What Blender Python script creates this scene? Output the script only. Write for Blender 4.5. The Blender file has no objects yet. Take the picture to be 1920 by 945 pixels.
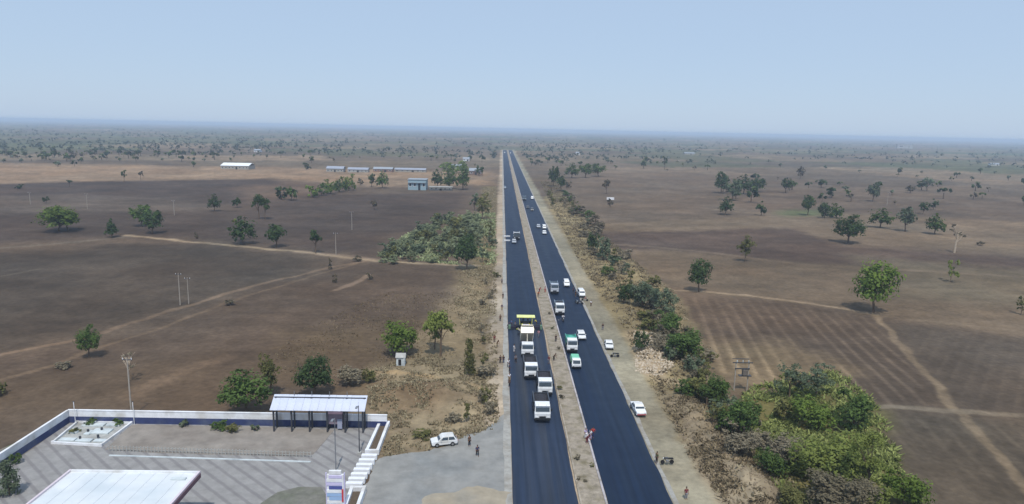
import bpy, bmesh, math, random
import numpy as np
from mathutils import Vector, Matrix, Euler

random.seed(7)
RNG = np.random.default_rng(7)
scene = bpy.context.scene
COL = scene.collection
R = math.radians

# ------------------------------------------------------------------ camera
CAM_H = 45.0
FPX = 1280.0            # focal length in pixels of the 1920 px wide photograph
PITCH, YAW, ROLL = R(10.22), R(1.02), R(1.22)

def camera_axes():
    F = Vector((math.sin(YAW) * math.cos(PITCH), math.cos(YAW) * math.cos(PITCH), -math.sin(PITCH)))
    R0 = Vector((math.cos(YAW), -math.sin(YAW), 0))
    U0 = R0.cross(F)
    Rv = R0 * math.cos(ROLL) + U0 * math.sin(ROLL)
    return Rv, Rv.cross(F), F

CR, CU, CF = camera_axes()
cam_data = bpy.data.cameras.new('camera')
cam_data.sensor_width = 36.0
cam_data.lens = 36.0 * FPX / 1920.0
cam_data.clip_start = 0.5
cam_data.clip_end = 90000.0
cam = bpy.data.objects.new('camera', cam_data)
m = Matrix((CR, CU, -CF)).transposed().to_4x4()
m.translation = Vector((0, 0, CAM_H))
cam.matrix_world = m
COL.objects.link(cam)
scene.camera = cam

def gp(px, py, z=0.0):
    """survey helper: where the photograph's pixel meets the level z"""
    d = CF * FPX + CR * (px - 960.0) - CU * (py - 472.5)
    t = (z - CAM_H) / d.z
    return Vector((d.x * t, d.y * t, z))

# ------------------------------------------------------------------ world, sun, exposure
SUN_EL, SUN_ROT = R(60), R(178)
world = bpy.data.worlds.new('World')
scene.world = world
world.use_nodes = True
wn, wl = world.node_tree.nodes, world.node_tree.links
wn.clear()
sky = wn.new('ShaderNodeTexSky')
sky.sky_type = 'NISHITA'
sky.sun_disc = False
sky.sun_elevation = SUN_EL
sky.sun_rotation = SUN_ROT
sky.altitude = 0
sky.air_density = 1.0
sky.dust_density = 0.6
sky.ozone_density = 2.0
SKY_K = 0.11
# summer haze aloft evens the clear-sky gradient out: blend the sky model with one pale blue over the whole dome
hazy = wn.new('ShaderNodeMix'); hazy.data_type = 'RGBA'
hazy.inputs[0].default_value = 0.80
hazy.inputs[7].default_value = (.480 / SKY_K, .622 / SKY_K, .83 / SKY_K, 1)
bg = wn.new('ShaderNodeBackground')
bg.inputs['Strength'].default_value = SKY_K
wl.new(sky.outputs[0], hazy.inputs[6])
wl.new(hazy.outputs[2], bg.inputs[0])
wo = wn.new('ShaderNodeOutputWorld')
wl.new(bg.outputs[0], wo.inputs[0])

sun_d = bpy.data.lights.new('sun', 'SUN')
sun_d.energy = 3.2
sun_d.angle = R(0.55)
sun_d.color = (1.0, 0.955, 0.88)
sun = bpy.data.objects.new('sun', sun_d)
sdir = Vector((math.sin(SUN_ROT) * math.cos(SUN_EL), math.cos(SUN_ROT) * math.cos(SUN_EL), math.sin(SUN_EL)))
sun.rotation_euler = sdir.to_track_quat('Z', 'Y').to_euler()
sun.location = sdir * 300
COL.objects.link(sun)

scene.view_settings.view_transform = 'Standard'
scene.view_settings.look = 'None'
scene.view_settings.exposure = 0.0
scene.view_settings.gamma = 1.0
scene.render.engine = 'CYCLES'
scene.cycles.use_denoising = True
scene.cycles.max_bounces = 5
scene.cycles.volume_bounces = 1
scene.cycles.transparent_max_bounces = 8

# ------------------------------------------------------------------ helpers
def lin(c):
    c = c / 255.0
    return c / 12.92 if c <= 0.04045 else ((c + 0.055) / 1.055) ** 2.4

def S(r, g, b, k=1.0):
    return (lin(r) * k, lin(g) * k, lin(b) * k)

def tag(o, label=None, cat=None, group=None, kind=None):
    if label: o['label'] = label
    if cat: o['category'] = cat
    if group: o['group'] = group
    if kind: o['kind'] = kind
    return o

def mat(name, col, rough=0.8, var=0.15, scale=2.0, metal=0.0, spec=0.3, bump=0.0, obj_var=0.0, attr=None, transl=0.0, dirt=None, stretch=None):
    """procedural surface: base colour broken up by two octaves of noise in object space"""
    mt = bpy.data.materials.new(name)
    mt.use_nodes = True
    n, l = mt.node_tree.nodes, mt.node_tree.links
    b = n['Principled BSDF']
    b.inputs['Roughness'].default_value = rough
    b.inputs['Metallic'].default_value = metal
    b.inputs['Specular IOR Level'].default_value = spec
    tc = n.new('ShaderNodeTexCoord')
    vec = tc.outputs['Object']
    if stretch:
        mp = n.new('ShaderNodeMapping'); mp.inputs['Scale'].default_value = stretch
        l.new(vec, mp.inputs[0]); vec = mp.outputs[0]
    nz = n.new('ShaderNodeTexNoise'); nz.inputs['Scale'].default_value = scale
    nz.inputs['Detail'].default_value = 6; nz.inputs['Roughness'].default_value = 0.65
    l.new(vec, nz.inputs['Vector'])
    mr = n.new('ShaderNodeMapRange')
    mr.inputs['From Min'].default_value = 0.25; mr.inputs['From Max'].default_value = 0.75
    mr.inputs['To Min'].default_value = 1 - var; mr.inputs['To Max'].default_value = 1 + var
    l.new(nz.outputs['Fac'], mr.inputs['Value'])
    fac = mr.outputs[0]
    if obj_var:
        oi = n.new('ShaderNodeObjectInfo')
        m2 = n.new('ShaderNodeMapRange'); m2.inputs['To Min'].default_value = 1 - obj_var; m2.inputs['To Max'].default_value = 1 + obj_var
        l.new(oi.outputs['Random'], m2.inputs['Value'])
        mm = n.new('ShaderNodeMath'); mm.operation = 'MULTIPLY'
        l.new(fac, mm.inputs[0]); l.new(m2.outputs[0], mm.inputs[1]); fac = mm.outputs[0]
    vm = n.new('ShaderNodeVectorMath'); vm.operation = 'SCALE'
    if attr:
        at = n.new('ShaderNodeAttribute'); at.attribute_name = attr
        if col is None:
            l.new(at.outputs['Color'], vm.inputs[0])
        else:
            mx = n.new('ShaderNodeMix'); mx.data_type = 'RGBA'
            mx.inputs[6].default_value = (*col[0], 1); mx.inputs[7].default_value = (*col[1], 1)
            l.new(at.outputs['Fac'], mx.inputs[0]); l.new(mx.outputs[2], vm.inputs[0])
    elif dirt:
        nd = n.new('ShaderNodeTexNoise'); nd.inputs['Scale'].default_value = scale * 0.35; nd.inputs['Detail'].default_value = 4
        l.new(vec, nd.inputs['Vector'])
        md = n.new('ShaderNodeMapRange'); md.inputs['From Min'].default_value = 0.45; md.inputs['From Max'].default_value = 0.7
        l.new(nd.outputs['Fac'], md.inputs['Value'])
        mx = n.new('ShaderNodeMix'); mx.data_type = 'RGBA'
        mx.inputs[6].default_value = (*col, 1); mx.inputs[7].default_value = (*dirt, 1)
        l.new(md.outputs[0], mx.inputs[0]); l.new(mx.outputs[2], vm.inputs[0])
    else:
        vm.inputs[0].default_value = col
    l.new(fac, vm.inputs['Scale'])
    l.new(vm.outputs[0], b.inputs['Base Color'])
    if bump:
        bp = n.new('ShaderNodeBump'); bp.inputs['Strength'].default_value = bump; bp.inputs['Distance'].default_value = 0.1
        l.new(nz.outputs['Fac'], bp.inputs['Height']); l.new(bp.outputs[0], b.inputs['Normal'])
    if transl:
        tr = n.new('ShaderNodeBsdfTranslucent'); l.new(vm.outputs[0], tr.inputs['Color'])
        ms = n.new('ShaderNodeMixShader'); ms.inputs[0].default_value = transl
        l.new(b.outputs[0], ms.inputs[1]); l.new(tr.outputs[0], ms.inputs[2])
        l.new(ms.outputs[0], n['Material Output'].inputs['Surface'])
    return mt

def link(name, me, mt=None, parent=None, loc=None):
    o = bpy.data.objects.new(name, me)
    COL.objects.link(o)
    if mt is not None and me is not None and not me.materials:
        me.materials.append(mt)
    if parent is not None: o.parent = parent
    if loc is not None: o.location = loc
    return o

def empty(name, loc=(0, 0, 0), rz=0.0):
    o = bpy.data.objects.new(name, None)
    o.empty_display_size = 0.5
    o.location = loc; o.rotation_euler = (0, 0, rz)
    COL.objects.link(o)
    return o

def pydata(name, v, f, smooth=False):
    me = bpy.data.meshes.new(name)
    me.from_pydata([tuple(a) for a in v], [], [tuple(a) for a in f])
    me.update()
    if smooth: me.polygons.foreach_set('use_smooth', [True] * len(me.polygons))
    return me

def quads_mesh(name, V, nq):
    """fast mesh of nq separate quads from an (nq*4,3) array"""
    me = bpy.data.meshes.new(name)
    me.vertices.add(nq * 4); me.vertices.foreach_set('co', np.ascontiguousarray(V, dtype=np.float32).ravel())
    me.loops.add(nq * 4); me.loops.foreach_set('vertex_index', np.arange(nq * 4, dtype=np.int32))
    me.polygons.add(nq); me.polygons.foreach_set('loop_start', np.arange(0, nq * 4, 4, dtype=np.int32))
    me.polygons.foreach_set('loop_total', np.full(nq, 4, dtype=np.int32))
    me.update(calc_edges=True)
    return me

class MB:
    """collects boxes, prisms, tubes and discs; build() links them as one mesh object"""
    def __init__(s): s.bm = bmesh.new()
    def box(s, c, d, rot=None, bevel=0.0):
        r = bmesh.ops.create_cube(s.bm, size=1.0)
        M = Matrix.Translation(c) @ (rot.to_4x4() if rot is not None else Matrix.Identity(4)) @ Matrix.Diagonal((*d, 1))
        bmesh.ops.transform(s.bm, matrix=M, verts=r['verts'])
        if bevel:
            es = list({e for v in r['verts'] for e in v.link_edges})
            bmesh.ops.bevel(s.bm, geom=es, offset=bevel, segments=2, affect='EDGES', profile=0.6)
        return s
    def prism(s, prof, x0, x1, bevel=0.0, taper=None):
        """profile in (y, z) swept along x; taper(y,z) gives a width factor"""
        k = len(prof); cx, hx = (x0 + x1) / 2, (x1 - x0) / 2
        tf = taper or (lambda y, z: 1.0)
        a = [s.bm.verts.new((cx - hx * tf(y, z), y, z)) for y, z in prof]
        b = [s.bm.verts.new((cx + hx * tf(y, z), y, z)) for y, z in prof]
        fs = [s.bm.faces.new(a[::-1]), s.bm.faces.new(b)]
        for i in range(k):
            j = (i + 1) % k
            fs.append(s.bm.faces.new((a[i], a[j], b[j], b[i])))
        bmesh.ops.recalc_face_normals(s.bm, faces=fs)
        if bevel:
            es = list({e for f in fs for e in f.edges})
            bmesh.ops.bevel(s.bm, geom=es, offset=bevel, segments=2, affect='EDGES', profile=0.6)
        return s
    def tube(s, pts, r, seg=8, r2=None):
        pts = [Vector(p) for p in pts]; rings = []
        for i, p in enumerate(pts):
            d = (pts[min(i + 1, len(pts) - 1)] - pts[max(i - 1, 0)]).normalized()
            u = d.orthogonal().normalized(); w = d.cross(u)
            rr = r + ((r2 if r2 is not None else r) - r) * i / max(1, len(pts) - 1)
            rings.append([s.bm.verts.new(p + u * rr * math.cos(2 * math.pi * k / seg) + w * rr * math.sin(2 * math.pi * k / seg)) for k in range(seg)])
        for A, B in zip(rings, rings[1:]):
            for k in range(seg):
                s.bm.faces.new((A[k], A[(k + 1) % seg], B[(k + 1) % seg], B[k]))
        s.bm.faces.new(rings[0][::-1]); s.bm.faces.new(rings[-1])
        return s
    def poly(s, pts):
        s.bm.faces.new([s.bm.verts.new(p) for p in pts]); return s
    def mesh(s, name, smooth=False):
        me = bpy.data.meshes.new(name); s.bm.normal_update(); s.bm.to_mesh(me); s.bm.free()
        if smooth: me.polygons.foreach_set('use_smooth', [True] * len(me.polygons))
        return me
    def build(s, name, mt, parent=None, loc=None, smooth=False):
        return link(name, s.mesh(name, smooth), mt, parent, loc)

CHILDREN = {}
def copy_thing(o, parent=None):
    """a thing, its parts and their sub-parts (mesh data shared)"""
    c = o.copy(); COL.objects.link(c); c.parent = parent
    for ch in list(o.children):
        copy_thing(ch, c)
    return c

# --- value noise on arrays
def _hash(ix, iy, seed):
    h = (ix.astype(np.int64) * 374761393 + iy.astype(np.int64) * 668265263 + seed * 1442695041) & 0x7fffffff
    h = ((h ^ (h >> 13)) * 1274126177) & 0x7fffffff
    return ((h ^ (h >> 16)) & 0xffff) / 65535.0
def vnoise(x, y, s, seed=0):
    x = np.asarray(x, float) / s; y = np.asarray(y, float) / s
    ix = np.floor(x); iy = np.floor(y); fx = x - ix; fy = y - iy
    fx = fx * fx * (3 - 2 * fx); fy = fy * fy * (3 - 2 * fy)
    a = _hash(ix, iy, seed); b = _hash(ix + 1, iy, seed); c = _hash(ix, iy + 1, seed); d = _hash(ix + 1, iy + 1, seed)
    return (a * (1 - fx) + b * fx) * (1 - fy) + (c * (1 - fx) + d * fx) * fy
def fbm(x, y, s, seed=0, o=4):
    t = 0; a = 0.5; n = 0
    for k in range(o):
        t = t + a * vnoise(x, y, s / 2 ** k, seed + 17 * k); n += a; a *= 0.55
    return t / n
def sdf_poly(x, y, P):
    """signed distance (negative inside) of points to a polygon"""
    P = np.asarray(P, float); k = len(P)
    d = np.full(x.shape, 1e18); s = np.ones(x.shape)
    for i in range(k):
        a = P[i]; b = P[i - 1]
        ex, ey = b[0] - a[0], b[1] - a[1]; wx, wy = x - a[0], y - a[1]
        t = np.clip((wx * ex + wy * ey) / (ex * ex + ey * ey + 1e-9), 0, 1)
        d = np.minimum(d, (wx - ex * t) ** 2 + (wy - ey * t) ** 2)
        c1 = y >= a[1]; c2 = y < b[1]; c3 = ex * wy > ey * wx
        s = np.where((c1 & c2 & c3) | (~c1 & ~c2 & ~c3), -s, s)
    return s * np.sqrt(d)
def dist_line(x, y, P):
    d = np.full(x.shape, 1e18)
    for a, b in zip(P, P[1:]):
        ex, ey = b[0] - a[0], b[1] - a[1]; wx, wy = x - a[0], y - a[1]
        t = np.clip((wx * ex + wy * ey) / (ex * ex + ey * ey + 1e-9), 0, 1)
        d = np.minimum(d, (wx - ex * t) ** 2 + (wy - ey * t) ** 2)
    return np.sqrt(d)
def sstep(a, b, x):
    t = np.clip((x - a) / (b - a), 0, 1); return t * t * (3 - 2 * t)

# ------------------------------------------------------------------ layout of the highway (metres, road runs along +Y)
def roadX(px, py=945): return gp(px, py).x
XL0, XL1 = gp(962, 945).x, gp(1085, 945).x      # left carriageway
XR0, XR1 = gp(1140, 945).x, gp(1262, 945).x     # right carriageway
YEND = 1480.0
# ------------------------------------------------------------------ ground: one sheet to the horizon, soil colour per vertex
def PW(pts): return [tuple(gp(*p)[:2]) for p in pts]
# bare-earth heaps and banks: (px, py, radius x, radius y, height)
MOUNDS = [(760, 742, 9, 4.5, 1.5), (850, 735, 6, 4, 1.1), (720, 705, 6, 3, .8), (880, 770, 4, 3, .7), (800, 790, 8, 2.5, .6),
          (1215, 672, 3.2, 9, 1.5), (1235, 640, 2.5, 6, 1.0), (1300, 800, 4, 8, 1.3), (1345, 860, 4, 7, 1.2), (1270, 745, 4, 5, .9), (1400, 915, 4, 5, 1.2),
          (1180, 590, 3, 9, 1.0), (1150, 520, 3, 12, .9), (1440, 940, 3, 4, .9),
          (690, 520, 4, 3, .7), (430, 570, 3, 2, .5), (1800, 455, 6, 5, 0.8)]
_MW = [(gp(a, b).x, gp(a, b).y, c, d, h) for a, b, c, d, h in MOUNDS]
PADS = []   # flat building plots: (x0, x1, y0, y1)
PADS.append((-72, -16.5, 60, 103))
PADS.append((-22, XL0 + 1, 60, 101))
def ground_z(x, y):
    x = np.asarray(x, float); y = np.asarray(y, float)
    h = (fbm(x, y, 30, 3, 3) - .5) * .9 + (fbm(x, y, 5, 9, 3) - .5) * .28
    for mx, my, rx, ry, mh in _MW:
        q = ((x - mx) / rx) ** 2 + ((y - my) / ry) ** 2
        h = h + mh * np.exp(-q) * (.65 + .7 * vnoise(x, y, 1.7, 5))
    w = sstep(0, 5, np.maximum(XL0 - 3.6 - x, x - XR1 - 5.8))            # level beside the road
    w = np.where(y > YEND + 60, 1.0, w)
    for a, b, c, d in PADS:
        w = w * sstep(0, 3.0, np.maximum(np.maximum(a - x, x - b), np.maximum(c - y, y - d)))
    return h * w
def gz(x, y): return float(ground_z(np.array([x]), np.array([y]))[0])
def place(px, py):
    """ground point, height included, that shows at a photo pixel"""
    p = gp(px, py)
    for _ in range(3): p = gp(px, py, gz(p.x, p.y))
    return p

# farmland: (outline in survey pixels, soil colour, edge softness in metres)
FIELDS = [
    ([(-300, 300), (400, 312), (925, 322), (925, 348), (700, 350), (500, 334), (200, 340), (-300, 352)], S(158, 136, 116), 12),
    ([(-300, 352), (200, 340), (500, 336), (640, 365), (880, 360), (850, 410), (720, 450), (700, 482), (600, 472), (400, 449), (240, 442), (-300, 470)], S(92, 81, 76), 5),
    ([(-300, 372), (120, 366), (320, 372), (470, 392), (300, 400), (-300, 398)], S(108, 97, 90), 8),
    ([(440, 352), (560, 340), (640, 352), (560, 372), (470, 380)], S(116, 98, 86), 8),
    ([(-300, 600), (-300, 500), (270, 453), (420, 462), (590, 488), (545, 524), (345, 575), (-200, 710)], S(91, 82, 75), 6),
    ([(-300, 760), (-300, 720), (240, 632), (480, 548), (660, 492), (860, 500), (850, 560), (690, 690), (540, 690), (420, 770), (125, 772)], S(106, 92, 82), 3),
    ([(-200, 800), (-200, 720), (100, 700), (420, 660), (500, 690), (420, 775), (100, 790)], S(108, 93, 80), 5),
    ([(480, 700), (560, 620), (720, 600), (790, 600), (720, 690), (600, 720)], S(113, 98, 82), 6),
    ([(860, 500), (928, 502), (928, 720), (800, 690), (760, 640), (850, 560)], S(154, 138, 114), 3),
    ([(905, 350), (930, 350), (930, 520), (885, 505), (900, 420)], S(140, 127, 98), 3),
    ([(690, 700), (780, 665), (928, 670), (935, 800), (790, 850), (715, 860), (735, 790), (690, 770)], S(160, 146, 124), 3),
    ([(700, 725), (800, 720), (905, 745), (830, 775), (740, 765)], S(134, 115, 95), 4),
    # right of the highway
    ([(1040, 330), (1340, 326), (1390, 360), (1380, 392), (1480, 402), (1090, 426)], S(118, 105, 94), 6),
    ([(1060, 424), (1560, 398), (2200, 430), (2200, 500), (1570, 452), (1130, 432)], S(132, 117, 102), 6),
    ([(1110, 436), (1490, 428), (1580, 462), (2200, 505), (2200, 535), (1500, 492), (1250, 472), (1140, 466)], S(97, 84, 78), 4),
    ([(1260, 545), (1160, 472), (1250, 470), (1500, 493), (2200, 535), (2200, 680), (1640, 588)], S(124, 110, 96), 4),
    ([(1600, 480), (2200, 530), (2200, 600), (1700, 560)], S(118, 108, 94), 8),
    ([(1266, 555), (1400, 560), (1600, 588), (1650, 600), (1800, 765), (1620, 765), (1560, 722), (1330, 705), (1290, 640)], S(105, 92, 82), 2.5),
    ([(1290, 640), (1450, 650), (1560, 690), (1560, 750), (1330, 720)], S(150, 131, 108), 7),
    ([(1655, 602), (2200, 660), (2200, 780), (1800, 768)], S(100, 90, 82), 2.5),
    ([(1620, 775), (1800, 778), (2200, 790), (2200, 1100), (1710, 1100), (1640, 900)], S(106, 96, 86), 2.5),
    ([(1462, 394), (1560, 391), (1540, 404), (1470, 407)], S(104, 112, 84), 6),
    # scrubby verges and fill
    ([(1050, 360), (1120, 440), (1270, 560), (1330, 700), (1480, 1100), (1370, 1100), (1180, 700), (1100, 540), (1020, 370)], S(156, 144, 116), 2),
    ([(1230, 730), (1300, 760), (1420, 900), (1500, 1100), (1370, 1100), (1290, 860)], S(160, 150, 134), 1.6),
    ([(1190, 620), (1235, 630), (1262, 690), (1240, 705), (1195, 690)], S(186, 168, 146), 1.4),
    ([(1390, 740), (1560, 720), (1650, 770), (1720, 1000), (1500, 1000), (1400, 830)], S(122, 118, 80), 2),
]
TRACKS = [  # (centre line, width m, colour, strength)
    ([(236, 441), (300, 447), (400, 457), (490, 466), (600, 477), (700, 489), (800, 495), (925, 500)], 2.6, S(186, 168, 146), .95),
    ([(560, 474), (640, 480), (720, 490)], 4.2, S(170, 150, 132), .6),
    ([(-200, 716), (0, 665), (160, 630), (345, 575), (480, 535), (620, 500), (690, 489)], 1.6, S(146, 126, 110), .8),
    ([(-200, 770), (0, 715), (100, 685), (190, 650), (300, 615), (450, 560), (600, 512), (665, 494)], 1.3, S(140, 121, 104), .7),
    ([(-200, 485), (0, 466), (150, 452), (240, 443)], 2.2, S(132, 125, 116), .8),
    ([(-200, 545), (0, 520), (75, 504)], 1.6, S(126, 116, 106), .6),
    ([(240, 745), (350, 695), (430, 670)], 3.5, S(138, 118, 102), .55),
    ([(700, 700), (800, 706), (870, 722), (935, 745)], 2.0, S(180, 156, 124), .85),
    ([(630, 545), (695, 520)], 1.8, S(168, 146, 130), .8),
    ([(1640, 592), (1720, 680), (1790, 765), (1870, 850), (1960, 960)], 1.5, S(160, 142, 122), .85),
    ([(1600, 763), (1800, 770), (2100, 788)], 1.4, S(150, 138, 124), .8),
    ([(1262, 545), (1320, 547), (1400, 555), (1530, 572), (1640, 590)], 1.7, S(172, 154, 134), .85),
    ([(1140, 458), (1300, 470), (1500, 495), (2100, 530)], 3.0, S(138, 124, 110), .7),
    ([(1650, 594), (1800, 608), (2100, 640)], 1.6, S(136, 122, 108), .7),
    ([(1330, 392), (1480, 406), (1640, 422), (1800, 450)], 3.0, S(148, 132, 114), .6),
    ([(1090, 422), (1300, 412), (1480, 404)], 3.0, S(142, 126, 108), .6),
    ([(1400, 350), (1640, 378), (1900, 408)], 3.0, S(134, 122, 108), .5),
    ([(0, 392), (150, 384), (330, 388)], 3.0, S(126, 113, 104), .5),
    ([(1190, 690), (1240, 715), (1330, 735)], 3.0, S(168, 154, 136), .7),
]
TRK_W = [(PW(P), w, c, s) for P, w, c, s in TRACKS]
FLD_W = [(PW(P), c, s * 1.5) for P, c, s in FIELDS]
FURROW = [  # (outline, furrow heading measured from the road, spacing m, strength)
    (PW([(1266, 555), (1400, 560), (1600, 588), (1650, 600), (1800, 765), (1620, 765), (1560, 722), (1330, 705), (1290, 640)]), R(10), 2.9, .34),
    (PW([(1620, 775), (1800, 778), (2200, 790), (2200, 1100), (1710, 1100), (1640, 900)]), R(12), 2.8, .13),
    (PW([(1655, 602), (2200, 660), (2200, 780), (1800, 768)]), R(40), 2.6, .10),
    (PW([(850, 500), (928, 502), (928, 640), (820, 640), (850, 560)]), R(0), 2.2, .12),
    (PW([(400, 690), (480, 548), (660, 492), (860, 500), (850, 560), (690, 690)]), R(80), 2.6, .05),
]
def soil(x, y):
    d = np.sqrt(x * x + y * y)
    wx = (fbm(x, y, 14, 21, 3) - .5) * 7; wy = (fbm(x, y, 14, 33, 3) - .5) * 7
    # far patchwork of smallholdings
    u = x * .93 + y * .36 + wx; v = -x * .36 + y * .93 + wy
    row = np.floor(v / 150); uu = u + _hash(row, row * 0, 3) * 190
    cell = _hash(np.floor(uu / 190), row, 5); cell2 = _hash(np.floor(uu / 190), row, 11)
    base = np.stack([np.full_like(x, c) for c in S(116, 106, 94)], -1)
    pal = 1.22 * np.array([S(98, 90, 82), S(126, 114, 98), S(100, 104, 80), S(112, 100, 88), S(88, 96, 76), S(140, 124, 108)])
    base = base * .35 + pal[np.minimum((cell * 6).astype(int), 5)] * .65 * (.85 + .3 * cell2)[..., None]
    near = (1 - sstep(500, 1000, d))[..., None]
    base = base * (1 - near) + np.array(S(112, 99, 89)) * near
    grn = sstep(.45, .7, fbm(x, y, 420, 71, 3)) * sstep(900, 1600, d)
    base = base * (1 - .6 * grn[..., None]) + np.array(S(88, 104, 78)) * .6 * grn[..., None]
    xa, ya = x + wx * .5, y + wy * .5
    bb = lambda P, m: (xa > min(p[0] for p in P) - m) & (xa < max(p[0] for p in P) + m) & (ya > min(p[1] for p in P) - m) & (ya < max(p[1] for p in P) + m)
    for P, c, soft in FLD_W:
        k = bb(P, soft * 2)
        if not k.any(): continue
        s = sdf_poly(xa[k], ya[k], P)
        w = (1 - sstep(-soft, soft, s + (fbm(x[k], y[k], 4, 41, 2) - .5) * soft))[..., None]
        base[k] = base[k] * (1 - w) + np.array(c) * w
    for P, ang, sp, st in FURROW:
        k = bb(P, 4)
        s = sdf_poly(x[k], y[k], P); w = 1 - sstep(-4, 1, s)
        q = x[k] * math.cos(ang) - y[k] * math.sin(ang) + (fbm(x[k], y[k], 26, 8, 2) - .5) * .7
        ph = np.sin(q * 2 * math.pi / sp) + .25 * np.sin(q * 2 * math.pi / sp * 2.03 + 1)
        ridge = np.where(ph > .1, np.minimum(ph, 1) ** 1.5, -.22)
        low = sstep(210, 140, np.sqrt(x[k] ** 2 + y[k] ** 2))
        f = ridge * (.35 + 1.3 * low * sstep(.25, .7, fbm(q, y[k] * .25, 7, 61, 3))) * st * w
        base[k] *= (1 + f)[..., None]
    wob = (fbm(x, y, 7, 55, 3) - .5)
    for P, wd, c, st in TRK_W:
        k = bb(P, wd * 4 + 8)
        if not k.any(): continue
        dl = dist_line(x[k] + wob[k] * 2.4, y[k] + (fbm(x[k], y[k], 7, 95, 3) - .5) * 2.4, P)
        w = (1 - sstep(wd * .25, wd * .85, dl)) * st * (.45 + .75 * fbm(x[k], y[k], 6, 77, 3))
        base[k] = base[k] * (1 - w[..., None]) + np.array(c) * w[..., None]
    # dusty strips beside the road
    nz = (fbm(x, y, 5, 13, 3) - .5)
    on = (y < YEND + 20)
    wl = (1 - sstep(3.2, 5.2, XL0 - x + nz * 2.2)) * on * (x < XL0 + 9)
    base = base * (1 - wl[..., None]) + np.array(S(188, 174, 160)) * wl[..., None]
    wr = (1 - sstep(4.6, 6.6, x - XR1 + nz * 2.4)) * on * (x > XR1 - 9)
    base = base * (1 - wr[..., None]) + np.array(S(160, 156, 143)) * wr[..., None]
    # mottling: clods, damp patches, stubble
    m = (.62 + .76 * fbm(x, y, 26, 91, 4)) * (.74 + .52 * fbm(x, y, 3.2, 92, 3)) * (.82 + .36 * fbm(x * .25, y, 6, 97, 3))
    hue = (fbm(x, y, 34, 93, 3) - .5)[..., None] * np.array([.16, .0, -.16])
    return np.clip(base * m[..., None] * (1 + hue) * np.array([.71, .672, .585]), .012, .8)

def build_ground():
    ys = [-400, -200, -60, 0, 30, 50, 62]
    y = 70.0
    while y < 30000:
        ys.append(y); y += max(.24, y * y / (CAM_H * FPX) * 1.55)
    ys = np.array(ys); ts = np.linspace(-1.25, 1.25, 960)
    span = np.maximum(ys, 70)[:, None]
    X = ts[None, :] * span; Y = np.repeat(ys[:, None], len(ts), 1)
    # open water-level curvature of the earth is left out: the plain is flat
    Z = ground_z(X.ravel(), Y.ravel())
    n, k = X.shape
    V = np.stack([X.ravel(), Y.ravel(), Z], -1)
    idx = np.arange(n * k).reshape(n, k)
    F = np.stack([idx[:-1, :-1], idx[:-1, 1:], idx[1:, 1:], idx[1:, :-1]], -1).reshape(-1, 4)
    me = bpy.data.meshes.new('ground')
    me.vertices.add(len(V)); me.vertices.foreach_set('co', V.astype(np.float32).ravel())
    me.loops.add(F.size); me.loops.foreach_set('vertex_index', F.astype(np.int32).ravel())
    me.polygons.add(len(F)); me.polygons.foreach_set('loop_start', np.arange(0, F.size, 4, dtype=np.int32))
    me.polygons.foreach_set('loop_total', np.full(len(F), 4, dtype=np.int32))
    me.polygons.foreach_set('use_smooth', np.ones(len(F), dtype=bool))
    me.update(calc_edges=True)
    c = soil(X.ravel(), Y.ravel())
    a = me.attributes.new('soil', 'FLOAT_COLOR', 'POINT')
    a.data.foreach_set('color', np.concatenate([c, np.ones((len(c), 1))], 1).astype(np.float32).ravel())
    return tag(link('ground', me, mat('soil', None, rough=.95, var=.28, scale=.9, spec=.08, bump=.5, attr='soil')), kind='structure')
ground = build_ground()

# ------------------------------------------------------------------ the highway
def strip(name, x0, x1, y0, y1, z, mt, thick=.12, jit0=0.0, jit1=0.0, step=2.0, seed=1, crown=0.0, nx=2, rough_z=0.0):
    ys = [y0]
    while ys[-1] < y1: ys.append(ys[-1] + max(step, step * ys[-1] / 260))
    ys = np.array(ys); n = len(ys)
    e0 = x0 + (fbm(ys, ys * 0 + seed * 31, 6, seed, 3) - .5) * 2 * jit0
    e1 = x1 + (fbm(ys, ys * 0 + seed * 57, 6, seed + 5, 3) - .5) * 2 * jit1
    v, f = [], []
    for i in range(n):
        v.append((e0[i], ys[i], z - thick))
        for j in range(nx + 1):
            t = j / nx; x = e0[i] + (e1[i] - e0[i]) * t
            dz = crown * (1 - (2 * t - 1) ** 2)
            if rough_z and 0 < j < nx: dz += float(rough_z * (vnoise(np.array([x]), np.array([ys[i]]), 1.3, seed)[0] - .3))
            v.append((x, ys[i], z + dz))
        v.append((e1[i], ys[i], z - thick))
    k = nx + 3
    for i in range(n - 1):
        for j in range(k - 1):
            f.append((i * k + j, i * k + j + 1, (i + 1) * k + j + 1, (i + 1) * k + j))
    f.append(tuple(range(k))[::-1])
    return tag(link(name, pydata(name, v, f), mt), kind='structure')

def road_mat(name, col, streak, rough, col2=None):
    mt = mat(name, col, rough=rough, var=streak, scale=1.0, spec=.22, stretch=(1.4, .035, 1), dirt=col2)
    n, l = mt.node_tree.nodes, mt.node_tree.links
    b = n['Principled BSDF']
    nz = n.new('ShaderNodeTexNoise'); nz.inputs['Scale'].default_value = .35; nz.inputs['Detail'].default_value = 5
    tc = n.new('ShaderNodeTexCoord'); l.new(tc.outputs['Object'], nz.inputs['Vector'])
    mr = n.new('ShaderNodeMapRange'); mr.inputs['To Min'].default_value = rough - .1; mr.inputs['To Max'].default_value = rough + .1
    l.new(nz.outputs['Fac'], mr.inputs['Value']); l.new(mr.outputs[0], b.inputs['Roughness'])
    return mt
fresh = road_mat('fresh_bitumen', (.006, .016, .040), .35, .6, (.013, .024, .046))
older = road_mat('rolled_binder', (.018, .030, .058), .4, .6, (.042, .048, .060))
PAVER_Y = gp(985, 610).y
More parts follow.
